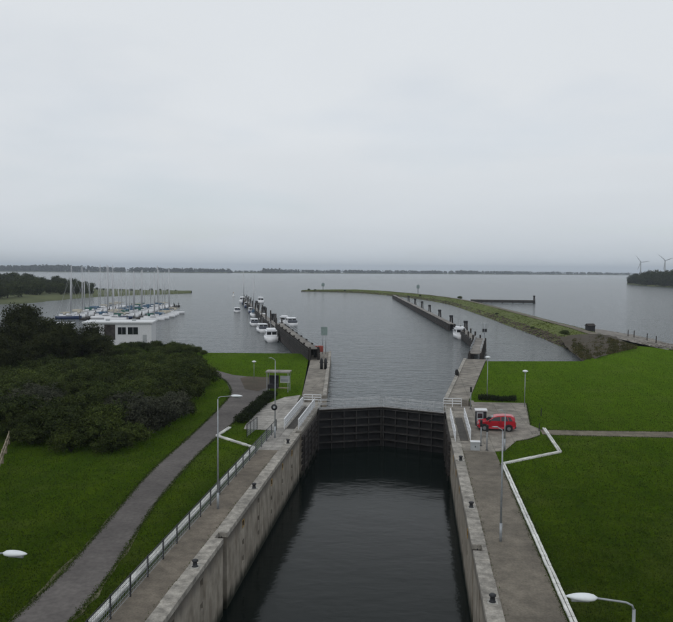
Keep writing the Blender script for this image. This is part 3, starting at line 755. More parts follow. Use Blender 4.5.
exL = [pathpoly, branch, AP_L, [(XL,-60),(XL,99),(-14.05,99),(-14.05,-60)], [(XL,90),(-16,144),(-20.6,144),(-14.7,90)]]
blades('grass', LEFT[:9]+[(-92,130),(-92,-60)], 110000, .05, .13, 3, exL, 'short green grass of the left lawns')
exR = [AP_R, [(3,-60),(3,99),(7.1,99),(7.1,-60)], [(3,90),(3,140),(12.6,137),(6.6,92),(6.6,90)], P((540,429),(543,435),(673,438),(800,441),(800,433))]
blades('grass', RIGHT[:10]+[(70,100),(70,-60)], 110000, .05, .13, 4, exR, 'short green grass of the right lawn')
tag(bpy.data.objects['grass'], 'short green grass of the left lawns', 'grass')

M_edge = M_blade
def edge_grass(name, lines, n, label, seed, hmin=.025, hmax=.08, inn=.10):
    g = np.random.default_rng(seed); pts = []
    for ln in lines:
        ln = [Vector((p[0], p[1], 0)) for p in ln]; seg = [(ln[i], ln[i+1], (ln[i+1]-ln[i]).length) for i in range(len(ln)-1)]; tot = sum(q[2] for q in seg)
        for a, b, l in seg:
            d = (b-a).normalized() if l else Vector((1,0,0)); nn = Vector((-d.y, d.x, 0))
            for k in range(int(n*l)):
                c = a.lerp(b, rnd.random()); w = .5+.5*math.sin(c.x*1.9+c.y*1.3)+.4*math.sin(c.y*3.1)
                pts.append(c + nn*rnd.gauss(0, .06+inn*max(0, w)*.5))
    p = np.array([tuple(q) for q in pts]); m = len(p); a = g.uniform(0, 2*PI, m); h = g.uniform(hmin, hmax, m); w = g.uniform(.015, .04, m); z = np.full(m, -.03)
    dx, dy = np.cos(a)*w, np.sin(a)*w; lx, ly = g.normal(0, .6, m)*h, g.normal(0, .6, m)*h
    v = np.stack([np.stack([p[:,0]-dx, p[:,1]-dy, z], 1), np.stack([p[:,0]+dx, p[:,1]+dy, z], 1), np.stack([p[:,0]+lx, p[:,1]+ly, z+h], 1)], axis=1).reshape(-1, 3)
    tag(link(name, raw_mesh(name, v, np.arange(m*3).reshape(-1, 3), M_edge)), label, 'grass', kind='stuff')
edge_grass('edge_grass', [[p[:2] for p in pl_], [p[:2] for p in pr_], [(-14.62,8),(-14.62,64)], [(-14.05,8),(-14.05,72)]], 130, 'ragged grass creeping over the edges of the path and the left walkway', 41)
edge_grass('edge_grass', [[(7.46,6),(7.46,62)], [(7.08,6),(7.08,62)], [at(x,y)[:2] for x,y in ((540,429.5),(600,430.5),(673,431.5))], [at(x,y)[:2] for x,y in ((543,434.5),(600,435.8),(673,437.5))], [at(x,y)[:2] for x,y in ((516,441),(528,439),(540,435))], [at(x,y)[:2] for x,y in ((526,403),(530,425))]], 110, 'ragged grass creeping over the edges of the right paths', 42)
edge_grass('joint_weeds', [[(XL-.79,10),(XL-.79,88)], [(XR+.79,10),(XR+.79,88)]], 14, 'small weeds growing in the joint behind the coping', 43, .03, .1, .12)

# ================================================================== STREET FURNITURE
def lamp_post(base, h, arm, label, group='tall lamp posts along the lock', small=False):
    t = thing('lamp_post', label, 'lamp post', (base[0], base[1], -.01), 0, group)
    m = MB(); m.smooth = True; m.tube([(0,0,0),(0,0,1.1)], .085, 10); m.tube([(0,0,1.1),(0,0,h)], [.065,.04], 10); m.build('pole', M_galv, t)
    s = 1 if arm > 0 else -1; L_ = abs(arm)
    m = MB(); m.smooth = True; m.tube([(0,0,h-.02),(s*.05,0,h+.10),(s*.2,0,h+.17),(s*L_,0,h+.24)], .028, 8); m.build('arm', M_galv, t)
    m = MB(); m.smooth = True; rings = []
    for k in range(9):
        u = k/8; w = .02 + .15*math.sin(PI*min(1, u*1.02)**.75)**.6 if 0 < k < 8 else .03
        w *= .45 if small else 1; x = s*(L_-.05 + u*(.4 if small else .78)); rings.append([(x, math.cos(q)*w, h+.25+math.sin(q)*w*.55) for q in [2*PI*j/10 for j in range(10)]])
    m.loft(rings); hd = m.build('lamp_head', M_galv if small else M_lamp, t)
    if small: return t
    m = MB(); m.smooth = True; m.tube([(s*(L_+.15),0,h+.19),(s*(L_+.6),0,h+.19)], [.07,.08], 8); m.build('lens', M_grey, hd)
    return t
lamp_post((-13.65,21.2), 6.95, 1.05, 'grey lamp post whose white head shows alone at the left picture edge')
lamp_post((-13.1,47.6), 7.4, .95, 'grey lamp post beside the left walkway fence')
lamp_post((-13.35,68.8), 7.4, -.3, 'thin lamp post on the left apron carrying a dark round loudspeaker', small=True)
lamp_post((5.55,19.0), 7.5, -.95, 'grey lamp post with white head over the right kerb at the bottom edge')
lamp_post((5.1,44.0), 6.6, -.3, 'thin lamp post in the middle of the right walkway', small=True)
lamp_post((7.9,66.6), 3.4, -.25, 'thin lamp post on the right apron in front of the car', small=True)
def small_lamp(p, h, label):
    t = thing('park_lamp', label, 'lamp post', (p[0], p[1], -.02), 0, 'short mushroom lamps')
    m = MB(); m.smooth = True; m.tube([(0,0,0),(0,0,h)], [.05,.035], 8); m.build('pole', M_galv, t)
    m = MB(); m.smooth = True; m.loft([[(math.cos(2*PI*j/12)*r, math.sin(2*PI*j/12)*r, z) for j in range(12)] for r, z in ((.08,h-.02),(.16,h+.06),(.34,h+.16),(.3,h+.24),(.1,h+.32))]); m.build('lamp_head', M_lamp, t)
small_lamp(at(524.5,407), 4.1, 'short lamp with white mushroom head on the right lawn')
small_lamp(at(254,379), 2.4, 'short lamp on the left lawn near the shore')
small_lamp(at(487,400), 5.2, 'thin lamp at the edge of the right lawn beside the pier')
# loudspeaker on the left apron post
t = thing('loudspeaker', 'dark round loudspeaker on the thin left apron lamp post', 'loudspeaker', (-13.35,68.6,2.75))
m = MB(); m.smooth = True; m.tube([(0,.12,.25),(0,0,.25),(0,-.22,.25)], [.1,.2,.3], 14); m.build('horn', M_dark, t)
m = MB(); m.tube([(0,-.225,.25),(0,-.26,.25)], .12, 12); m.build('cone', M_grey, t)

# bollards on the coping
def bollard(x, y, label):
    t = thing('bollard', label, 'bollard', (x, y, .04), 0, 'mooring bollards on the coping')
    m = MB(); m.smooth = True; m.tube([(0,0,0),(0,0,.06),(0,0,.26),(0,0,.30),(0,0,.36),(0,0,.40)], [.20,.13,.11,.17,.18,.12], 12); m.build('post', M_dark, t)
    MB().cbox(0, 0, -.002, .5, .6, .02).build('base_plate', M_plate, t)
for i, y in enumerate((23.0, 37.6, 52.0, 66.2)): bollard(XL-.36, y+.3, ['nearest','second nearest','third nearest','farthest'][i] + ' black mooring bollard on the left coping')
for i, y in enumerate((21.4, 35.6, 50.0, 62.5)): bollard(XR+.40, y, ['nearest','second nearest','third nearest','farthest'][i] + ' black mooring bollard on the right coping')

# control cabinet and posts on the right apron
t = thing('control_kiosk', 'grey control kiosk with white roof behind the red car', 'kiosk', (6.75, 77.5, 0))
MB().box(-.6,.5,-.45,.45,0,1.55).build('body', M_dark, t, .03); MB().box(-.5,.16,-.47,-.453,.15,1.45).build('front_panel', M_grey, t); MB().box(-.68,.58,-.55,.5,1.553,1.70).build('roof', M_white, t, .03)
MB().box(-.42,.08,-.488,-.472,.85,1.32).build('window', M_glass, t)
t = thing('control_cabinet', 'low pale control cabinet on the right coping side of the apron', 'cabinet', (5.3, 66.6, 0))
MB().box(-.4,.4,-.3,.3,.0,.75).build('body', M_grey, t, .03); MB().box(-.44,.44,-.35,.34,.753,.80).build('lid', M_white, t); MB().box(-.03,.03,-.315,-.303,.3,.42).build('handle', M_dark, t)
def signal(p, h, label, lights=True, mat=None):
    t = thing('signal_post', label, 'signal post', (p[0], p[1], 0), 0, 'lock signal posts')
    m = MB(); m.smooth = True; m.tube([(0,0,0),(0,0,h)], .055, 8); m.build('pole', mat or M_galv, t)
    bx = MB().box(-.11,.11,-.13,.05,h-.6,h).build('signal_box', M_dark, t, .02)
    for k in range(2):
        m = MB(); m.tube([(0,-.132,h-.16-.28*k),(0,-.2,h-.16-.28*k)], .07, 12); m.build('hood', M_dark, bx)
    MB().cbox(0,0,0,.25,.25,.04).build('foot_plate', M_dark, t)
signal((5.95,68.2), 2.4, 'lock signal post left of the red car front on the apron')
signal((6.35,66.6), 2.3, 'lock signal post nearest the pale control cabinet')
signal((6.3,86.5), 2.6, 'lock signal post at the foot of the right pier')

# shelter on the left lawn
sp = at(278.5, 391)
t = thing('shelter', 'open shelter with pale flat roof, dark side panel and white notice board', 'shelter', (sp.x, sp.y, -.02))
MB().box(-1.6,1.6,-.9,.9,2.55,2.72).build('roof', M_conc, t, .02)
for x in (-1.4,1.4):
    for y in (-.75,.75): MB().bar((x,y,0),(x,y,2.55), .08,.08).build('post', M_galv, t)
MB().box(-1.36,-.1,-.06+.7,.06+.7,.25,2.0).build('back_panel', M_dark, t); MB().box(-1.36,-.1,-.5,.3,.4,.95).build('bin', M_dark, t, .03)
nb = MB().box(.1,1.34,.62,.68,1.05,1.95).build('notice_board', M_white, t); MB().box(.18,1.26,.60,.617,1.15,1.5).build('notice', M_grey, nb)
MB().box(.0,1.36,-.3,.3,.42,.48).build('bench_seat', M_woodp, t)

# signs, bollards at the pier ends
def sign(p, h, w, hh, label, mat, z0=0.0, name='navigation_sign', ry=0):
    t = thing(name, label, 'sign', (p[0], p[1], z0), ry)
    m = MB(); m.smooth = True
    for s in (-.25,.25): m.tube([(s*w,.05,0),(s*w,.05,h)], .06, 8)
    m.build('post', M_galv, t); MB().box(-w/2,w/2,-.03,.0,h-hh,h).build('panel', mat, t)
    MB().box(-w/2+.1,w/2-.1,.002,.04,h-hh*.3,h-hh*.24).build('batten', M_galv, t)
sign((-17.6,139.5), 5.2, 1.25, 1.6, 'grey-green sign panel on tall posts at the left pier end', M_teal)
t = thing('life_ring_box', 'red rescue box on a post at the left pier end', 'rescue box', (-17.9,134.5,0))
MB().bar((0,0,0),(0,0,1.0),.09,.09).build('post', M_galv, t); MB().box(-.75,.75,-.3,.25,1.0,2.1).build('box', M_redp, t, .05); MB().box(-.6,.6,-.33,-.303,1.15,1.95).build('lid', M_redp, t)
for i, (px, py) in enumerate(((321.5,369),(325.5,369))):
    p = at(px, py); t = thing('mooring_post', ['left','right'][i] + ' one of two tall dark mooring posts on the left pier', 'mooring post', (p.x, p.y, 0), 0, 'dark posts on the left pier')
    m = MB(); m.smooth = True; m.tube([(0,0,0),(0,0,1.5),(0,0,1.75)], [.24,.24,.1], 10); m.build('post', M_dark, t); m = MB(); m.tube([(-.4,0,1.1),(.4,0,1.1)], .06, 8); m.build('cross_bar', M_dark, t)
p = at(458.5, 376)
t = thing('tyre_fender', 'big black tyre fender hanging at the right pier edge', 'tyre', (p.x-.25, p.y, .35), R(8))
m = MB(); m.smooth = True; rings = []
for k in range(17):
    a = 2*PI*k/16; rings.append([(math.cos(q)*.2, math.cos(a)*(.5+.2*math.sin(q)), math.sin(a)*(.5+.2*math.sin(q))) for q in [2*PI*j/8 for j in range(8)]])
m.loft(rings, True, False); m.build('tyre', M_tyre, t); m = MB(); m.tube([(0,0,.5),(.35,0,.1)], .03, 6); m.build('chain', M_dark, t)

# wooden fence at the far left
t = thing('wooden_fence', 'pale wooden post and rail fence at the left picture edge', 'fence', (*at(-6,488)[:2], 0))
o_ = at(-6,488); e_ = at(9.5,444); d = e_-o_
for k in range(5): q = d*(k/4); MB().bar((q.x,q.y,0),(q.x,q.y,1.2),.12,.12).build('post', M_woodp, t)
for z in (.55,1.05): MB().bar((0,0,z),(d.x,d.y,z),.1,.16).build('rail', M_woodp, t)

# small stakes on the right lawn
for i, (px, py, h) in enumerate(((541,416,1.0),(539,431,.9))):
    p = at(px,py); o = MB().tube([(0,0,0),(.02,0,h*.9),(.03,.0,h)], [.05,.045,.01], 7).build('stake', M_dark); o.location = (p.x,p.y,-.03)
    tag(o, ['thin dark stake on the right lawn beyond the tan path','thin dark stake at the start of the tan path'][i], 'stake')

# ================================================================== RED CAR
def car(loc, rz):
    t = thing('parked_car', 'small red hatchback parked side-on on the right apron', 'car', loc, rz)
    lower = [(-1.84,.30),(-1.90,.46),(-1.86,.66),(-1.74,.80),(-1.15,.93),(-.72,.98),(1.78,1.0),(1.86,.72),(1.90,.48),(1.84,.30),(1.5,.24),(-1.5,.24)]
    upper = [(-.98,.955),(-.28,1.40),(.05,1.50),(.75,1.56),(1.40,1.53),(1.74,1.42),(1.83,1.0)]
    hw = lambda z: .82 if z <= .95 else .82 - (z-.95)*.30
    m = MB(); m.smooth = True
    n = len(lower)
    def wl(x, z): return (.80 - .10*max(0, (abs(x)-1.35)/.5)) * (1 if z > .4 else .96)
    m.loft([[(x, -s*wl(x,z)*k, z) for x, z in lower] for s, k in ((1,.93),(1,1.0),(-1,1.0),(-1,.93))])
    for v in range(n): m.v[v] = (m.v[v][0]*1.01, m.v[v][1]*1.085, m.v[v][2]); m.v[3*n+v] = (m.v[3*n+v][0]*1.01, m.v[3*n+v][1]*1.085, m.v[3*n+v][2])
    m.smooth = False
    b = m.build('body', M_red, t, .05)
    m = MB(); m.loft([[(x, s*hw(z)*.965, z) for x, z in upper] for s in (-1, 1)]); m.build('cabin', M_red, t, .06)
    # glass
    for s in (-1, 1):
        y = lambda z: s*(hw(z)*.965+.006)
        for q in (((-.74,1.04),(-.24,1.36),(.36,1.45),(.36,1.04)), ((.44,1.04),(.44,1.455),(.98,1.455),(1.16,1.04)), ((1.22,1.04),(1.06,1.45),(1.34,1.40),(1.55,1.06))):
            m = MB(); m.add([(x, y(z), z) for x, z in q] + [(x, y(z)-s*.004, z) for x, z in q], [(0,1,2,3),(7,6,5,4),(0,4,5,1),(1,5,6,2),(2,6,7,3),(3,7,4,0)]); m.build('side_window', M_glass, t)
        m = MB(); m.add([(.395,s*.826,.34),(.41,s*.826,.34),(.41,s*.826,1.0),(.395,s*.826,1.0)],[(0,1,2,3)]); m.build('door_seam', M_dark, t)
        MB().box(.2,.34,min(s*.82,s*.85),max(s*.82,s*.85),.84,.88).build('door_handle', M_dark, t)
        mm = MB().box(-.78,-.62,min(s*.83,s*1.0),max(s*.83,s*1.0),.98,1.12).build('mirror', M_dark, t, .02)
        for x in (-1.2, 1.2):
            m = MB(); m.tube([(x,s*.80,.36),(x,s*.872,.36)], .375, 20); m.build('wheel_arch', M_dark, t)
            m = MB(); m.smooth = False; m.tube([(x,s*.66,.30),(x,s*.69,.30),(x,s*.86,.30),(x,s*.885,.30)], [.26,.30,.30,.27], 20); w = m.build('wheel', M_tyre, t)
            m = MB(); m.tube([(x,s*.884,.30),(x,s*.893,.30)], .185, 16); m.build('rim', M_rim, w)
        MB().box(-1.90,-1.72,min(s*.48,s*.74),max(s*.48,s*.74),.60,.74).build('headlight', M_rim, t, .03)
        MB().box(1.80,1.90,min(s*.62,s*.79),max(s*.62,s*.79),.68,.95).build('tail_light', M_redp, t, .02)
    m = MB(); q = [(-.97,.975),(-.30,1.405)]
    m.add([(q[0][0]-.012,-.70,q[0][1]+.012),(q[0][0]-.012,.70,q[0][1]+.012),(q[1][0]-.012,.60,q[1][1]+.008),(q[1][0]-.012,-.60,q[1][1]+.008)],[(0,1,2,3)]); m.build('windscreen', M_glass, t)
    m = MB(); m.add([(1.838,-.66,1.05),(1.838,.66,1.05),(1.772,.56,1.38),(1.772,-.56,1.38)],[(0,1,2,3)]); m.build('rear_window', M_glass, t)
    MB().box(-1.93,-1.80,-.72,.72,.30,.42).build('front_bumper', M_dark, t, .03); MB().box(1.80,1.93,-.74,.74,.32,.46).build('rear_bumper', M_dark, t, .03)
    return t
cp = at(497, 431.5)
car((cp.x, cp.y+.9, .006), R(-2))

# ================================================================== BOATS
def hull_mesh(L_, B, F, D=.5, fine=.5):
    m = MB(); m.smooth = True; rings = []
    for k in range(11):
        u = k/10; x = -L_/2 + L_*u
        w = B/2*(1 - max(0, (u-.45)/.55)**(2.2 - fine))*(0.82 + .18*min(1, u/.35)); w = max(w, .02)
        sh = F*(1 + .28*max(0, u-.4)**2/.36)
        rings.append([(x, w, sh), (x, w*.94, .25), (x, w*.55, -D*.5), (x, 0, -D), (x, -w*.55, -D*.5), (x, -w*.94, .25), (x, -w, sh)])
    m.loft(rings)
    return m
SAILK = {}
def sailboat_proto(cov, hull_mat, L_, mast_h):
    t = thing('sailboat', 'x', 'sailboat')
    hull_mesh(L_, L_*.31, .95).build('hull', hull_mat, t)
    m = MB(); m.box(-L_*.12, L_*.22, -L_*.085, L_*.085, .96, 1.5); m.build('cabin', M_whiteg, t, .12)
    for s in (-1,1): MB().box(-L_*.09, L_*.16, min(s*L_*.0855,s*L_*.0875), max(s*L_*.0855,s*L_*.0875), 1.15, 1.34).build('cabin_window', M_glass, t)
    m = MB(); m.smooth = True; m.tube([(L_*.08,0,1.4),(L_*.08,0,mast_h)], [.16,.11], 8); mast = m.build('mast', M_alu, t)
    m = MB(); m.bar((L_*.08,-1.0,mast_h*.58),(L_*.08,1.0,mast_h*.58),.09,.06); m.build('spreader', M_alu, mast)
    m = MB()
    for e in ((L_*.49,0,1.2),(-L_*.49,0,1.0),(L_*.05,L_*.145,1.0),(L_*.05,-L_*.145,1.0)): m.tube([(L_*.08,0,mast_h-.15), e], .022, 4)
    m.build('rigging', M_alu, t)
    m = MB(); m.smooth = True; m.tube([(L_*.07,0,2.25),(-L_*.15,0,2.25),(-L_*.34,0,2.2)], [.30,.24,.12], 8); m.build('sail_cover', cov, t)
    m = MB(); m.smooth = True
    m.loft([[(-L_*.12+dx, y*L_*.085, z) for y, z in ((-1,1.45),(-.95,2.0),(-.5,2.2),(.5,2.2),(.95,2.0),(1,1.45))] for dx in (0, -L_*.08)]); m.build('spray_hood', cov, t)
    m = MB(); 
    for s in (-1,1): m.tube([(-L_*.47,s*L_*.12,1.6),(0,s*L_*.15,1.62),(L_*.46,0,1.85)], .02, 4)
    m.build('guard_rail', M_alu, t)
    return t
CUT = {}
PROT = [sailboat_proto(M_blue, M_whiteg, 9.2, 15.4), sailboat_proto(M_green, M_whiteg, 8.2, 13.6), sailboat_proto(M_cream, M_whiteg, 10.2, 17.6), sailboat_proto(M_blue, M_navy, 9.6, 16.4), sailboat_proto(M_cream, M_navy, 8.8, 14.6)]
PDESC = ['white sailing boat with blue sail cover', 'small white sailing boat with green sail cover', 'tall-masted white sailing boat with cream sail cover', 'navy-hulled sailing boat with blue sail cover', 'navy-hulled sailing boat with cream sail cover']
used = set()
def place_boat(protos, k, loc, rz, label, group, s=1.0):
    o = protos[k] if (id(protos), k) not in used else copy_tree(protos[k])
    used.add((id(protos), k)); o.location = loc; o.rotation_euler = (R(rnd.uniform(-1.2,1.2)),0,rz); o.scale = (s,s,s); tag(o, label, None, group)
    return o
JET = [((-95,237), (-112,338), 'right'), ((-113,240), (-130,326), 'left')]
def jetty(a, b, label, w=1.8, z=-.95):
    a = Vector((*a,0)); b = Vector((*b,0)); d = b-a; L_ = d.length; u = d/L_; nn = Vector((-u.y,u.x,0))
    t = thing('jetty', label, 'jetty', (a.x,a.y,LAKE), 0, 'marina jetties')
    n = round(L_/6)
    for k in range(n):
        p, q = u*(k*L_/n+.05), u*((k+1)*L_/n-.05)
        MB().prism([(p+nn*w/2)[:2],(p-nn*w/2)[:2],(q-nn*w/2)[:2],(q+nn*w/2)[:2]], -.2, .55).build('deck_section', M_timber, t)
    for k in range(0, n+1, 2):
        for s in (-1,1):
            p = u*(k*L_/n) + nn*s*(w/2+.2); MB().tube([(p.x,p.y,-4),(p.x,p.y,2.0)], .16, 8).build('pile', M_timber, t)
for a, b, nm in JET: jetty(a, b, nm + ' floating jetty of the marina between moored sailing boats')
for ji, (a, b, nm) in enumerate(JET):
    a = Vector((*a,0)); b = Vector((*b,0)); u = (b-a).normalized(); nn = Vector((-u.y,u.x,0)); L_ = (b-a).length
    for side, sn in ((1,'left'),(-1,'right')):
        k = 6.0; i = 0
        while k < L_-4 and i < (6 if (ji == 0 and side < 0) else 12):
            p = a + u*k + nn*side*(-6.0 if False else 6.2)
            kk = rnd.choice([0,0,1,2,2,2,1,0,4,2])
            rz = math.atan2(nn.y*side, nn.x*side) + (PI if rnd.random() < .5 else 0) + rnd.uniform(-.05,.05)
            place_boat(PROT, kk, (p.x,p.y,LAKE), rz, PDESC[kk] + ', %s from shore, %s side of %s jetty' % (ORD[i], sn, nm), 'sailing boats in the marina', rnd.uniform(.9,1.1))
            k += rnd.uniform(6.5, 10.5); i += 1

def motor_proto(L_, B, style, cov):
    t = thing('motor_boat', 'x', 'motor boat')
    hull_mesh(L_, B, 1.15, .5, .2).build('hull', M_navy if style == 2 else M_whiteg, t)
    hb = B*.40
    m = MB(); m.loft([[(x, y, z) for x, y, z in ((x0,-hb,1.16),(x0,hb,1.16),(x1,hb*.92,2.45),(x1,-hb*.92,2.45))] for x0, x1 in ((-L_*.30,-L_*.28),(L_*.24,L_*.12))])
    cb = m.build('cabin', M_whiteg, t, .06)
    for s in (-1,1):
        for x0, x1 in ((-L_*.24,-L_*.10),(-L_*.08,L_*.07)): 
            m = MB(); y0, y1 = hb*.968+.012, hb*.935+.012
            m.add([(x0,s*y0,1.7),(x1,s*y0,1.7),(x1,s*y1,2.2),(x0,s*y1,2.2)],[(0,1,2,3)]); m.build('window', M_glass, cb)
    for y0, y1 in ((-hb*.85,-hb*.08),(hb*.08,hb*.85)):
        MB().box(-L_*.293-.02, -L_*.293+.005, y0, y1, 1.62, 2.25).build('window', M_glass, cb)
        m = MB(); xa, xb = L_*.24-L_*.12*.35+.02, L_*.24-L_*.12*.88+.02
        m.add([(xa,y0,1.62),(xa,y1,1.62),(xb,y1,2.3),(xb,y0,2.3)],[(0,1,2,3)]); m.build('windscreen', M_glass, cb)
    MB().box(-L_*.32, L_*.15, -hb, hb, 2.453, 2.55).build('roof', M_whiteg, t, .04)
    if style == 0:
        MB().box(-L_*.46,-L_*.31,-hb,hb,1.2,1.9).build('cockpit_cover', cov, t, .15)
    if style == 1:
        MB().box(-L_*.20,L_*.04,-hb*.8,hb*.8,2.553,3.0).build('flybridge', M_whiteg, t, .12)
    m = MB(); m.tube([(0,0,2.5),(0,0,4.6)], [.05,.03], 6); m.build('mast', M_alu, t)
    m = MB()
    for s in (-1,1):
        m.tube([(-L_*.1,s*B*.46,1.95),(L_*.2,s*B*.43,2.0),(L_*.48,0,2.25)], .025, 5)
        for x, y in ((0,B*.46),(L_*.2,B*.43),(L_*.35,B*.25)): m.tube([(x,s*y,1.15),(x,s*y,2.0)], .02, 5)
    m.build('guard_rail', M_alu, t)
    return t
MOT = [motor_proto(10.5, 3.6, 0, M_greycov), motor_proto(9.5, 3.3, 1, M_cream), motor_proto(8.2, 2.9, 2, M_green)]
# guide wall direction on the left
GW = [Vector((-18.2,130,0)), Vector((-36,191,0)), Vector((-88,371,0))]
gu = (GW[2]-GW[1]).normalized(); gn = Vector((-gu.y, gu.x, 0))
boats = [(271,340.5,1,'white cabin cruiser with two dark stern windows, nearest boat at the left guide wall',1.05),
         (262,331.5,0,'white motor boat moored just beyond the nearest cruiser at the left guide wall',.9),
         (254,325,0,'white motor boat, third along the left guide wall',.8),
         (263,320.5,1,'white motor cruiser moored close to the left guide wall behind the third boat',.85),
         (251,313,2,'dark-hulled motor boat in the middle of the left guide wall row',.9),
         (247,307.5,2,'dark-hulled motor boat second from the far end of the left guide wall',1.0),
         (242.5,302.5,1,'white motor cruiser at the far end of the left guide wall',1.1),
         (237,312,0,'white motor boat lying alone on open water left of the guide wall',.75),
         (260.5,303,1,'white cruiser moored on the right side of the left guide wall far out',1.1),
         (291,325.5,0,'white motor boat behind the near end of the left guide wall',1.0),
         (284,324,1,'white cruiser lying behind the dark near part of the left guide wall',.95)]
for px, py, k, lab, s in boats:
    p = at(px, py, LAKE); place_boat(MOT, k, (p.x,p.y,LAKE), math.atan2(gu.y,gu.x) + rnd.uniform(-.06,.06), lab, 'motor boats along the left guide wall', s)
for i, (px, py) in enumerate(((246,304),(256,316))):
    p = at(px,py,LAKE); place_boat(PROT, 3-3*i, (p.x-1,p.y,LAKE), math.atan2(gu.y,gu.x), ['navy-hulled sailing boat near the far end of the left guide wall','white sailing boat in the middle of the left guide wall row'][i], 'sailing boats at the guide wall', 1)
p = at(460, 339, LAKE)
o = copy_tree(MOT[1]); o.location = (p.x, p.y+4, LAKE); o.rotation_euler = (0,0,R(97)); o.scale = (1.0,1.0,1.0); tag(o, 'white cabin cruiser moored alone at the right guide wall', None, None)
if 'group' in o: del o['group']

# ---- guide walls and dolphins
def guide_wall(a, b, z, label, sp, rail, pilez, faces=(1,), planks=8, deck=1.4):
    d = b-a; L_ = d.length; u = d/L_; nn = Vector((-u.y,u.x,0)); n = max(1, round(L_/sp))
    t = thing('guide_wall', label, 'guide wall', (a.x,a.y,LAKE)); zz = z-LAKE
    for k in range(n+1):
        for s in (-1,1):
            p = u*(L_*k/n) + nn*s*(deck/2+.02); MB().tube([(p.x,p.y,-5),(p.x,p.y,zz+(pilez if k % 2 == 0 else .05))], .2, 8).build('pile', M_timber, t)
    st = (zz-.1)/planks
    for s in faces:
        for j in range(planks):
            c0 = nn*s*(deck/2+.28); z0 = .12+st*j
            MB().bar((c0.x,c0.y,z0+st*.45),(u.x*L_+c0.x,u.y*L_+c0.y,z0+st*.45), .1, st*.80).build('waler', M_timber, t)
    for k in range(n):
        p, q = u*(L_*k/n+.03), u*(L_*(k+1)/n-.03)
        MB().prism([(p+nn*deck*.5)[:2],(p-nn*deck*.5)[:2],(q-nn*deck*.5)[:2],(q+nn*deck*.5)[:2]], zz, zz+.12).build('deck_board', M_deckt, t)
    if rail:
        for s in rail:
            for zr in (.55,1.05):
                c0 = nn*s*(deck/2-.08); MB().bar((c0.x,c0.y,zz+zr),(u.x*L_+c0.x,u.y*L_+c0.y,zz+zr),.06,.07).build('rail', M_galv, t)
    return t
guide_wall(GW[0], GW[1], 1.9, 'tall dark timber guide wall running out from the left pier', 4.0, (-1,), .4, (1,-1), 9, 1.5)
guide_wall(GW[1]+gu*.6, GW[2], .6, 'long timber guide wall with mooring posts where the boats lie', 9.0, (), 2.8, (1,), 4)
ra, rb = at(452,331,LAKE), at(394,298.3,LAKE); ra.z = rb.z = 0
guide_wall(ra, rb, .35, 'long low dark guide wall on the right running to the dam', 7.0, (), .1, (1,-1), 4, 1.6)
gw0, gw1 = Vector((10.6,136.6,0)), Vector((14.2,168,0))
t = guide_wall(gw0, gw1, .9, 'raised timber walkway with white rails leaving the right pier', 4.0, (-1,1), .2, (1,), 5, 2.0)
gw2 = Vector((12.2,198,0)); guide_wall(gw1+Vector((-.8,1.5,0)), gw2, .4, 'dark timber guide wall between the raised walkway and the cruiser', 5.0, (), 1.2, (1,), 4, 1.6)
def dolphin(p, h, label, i):
    t = thing('dolphin', label, 'mooring dolphin', (p.x,p.y,LAKE), 0, 'mooring dolphins')
    for k, (dx,dy) in enumerate(((.5,0),(-.3,.45),(-.3,-.45))): MB().tube([(dx*1.5,dy*1.5,-4),(dx*.55,dy*.55,h)], [.26,.22], 8).build('pile', M_timber, t)
    MB().tube([(0,0,h-.5),(0,0,h+.15)], .62, 10).build('cap', M_dark, t)
for i, (px,py) in enumerate(((465.5,334),(451,327),(439.5,320),(429.5,314),(422,309.5),(415,306),(408.5,302.5))):
    p = at(px,py,LAKE); dolphin(p, 3.6, ORD[i].replace('first','nearest') + ' dark mooring dolphin along the right guide wall' + (' counted from the pier' if i else ' beside the cruiser'), i)
for i, (px,py) in enumerate(((273,325),(264,316),(256.5,309))):
    p = at(px,py,LAKE); dolphin(p, 3.5, ['nearest','middle','farthest'][i] + ' dark dolphin behind the boats at the left guide wall', i)
# signal mast on the right guide wall
t = thing('signal_mast', 'pale signal mast with panel at the end of the raised walkway', 'signal mast', (15.2,170,-.2))
m = MB(); m.smooth = True; m.tube([(0,0,-5),(0,0,.4)], .5, 10); m.build('foundation_pile', M_conc, t)
m = MB(); m.smooth = True; m.tube([(0,0,.4),(0,0,4.4)], .14, 8); m.build('pole', M_galv, t); MB().box(-.65,.65,-.1,.1,2.3,4.5).build('panel', M_grey, t, .03); MB().box(-.5,.5,-.13,-.103,2.5,3.2).build('lamp_board', M_dark, t)

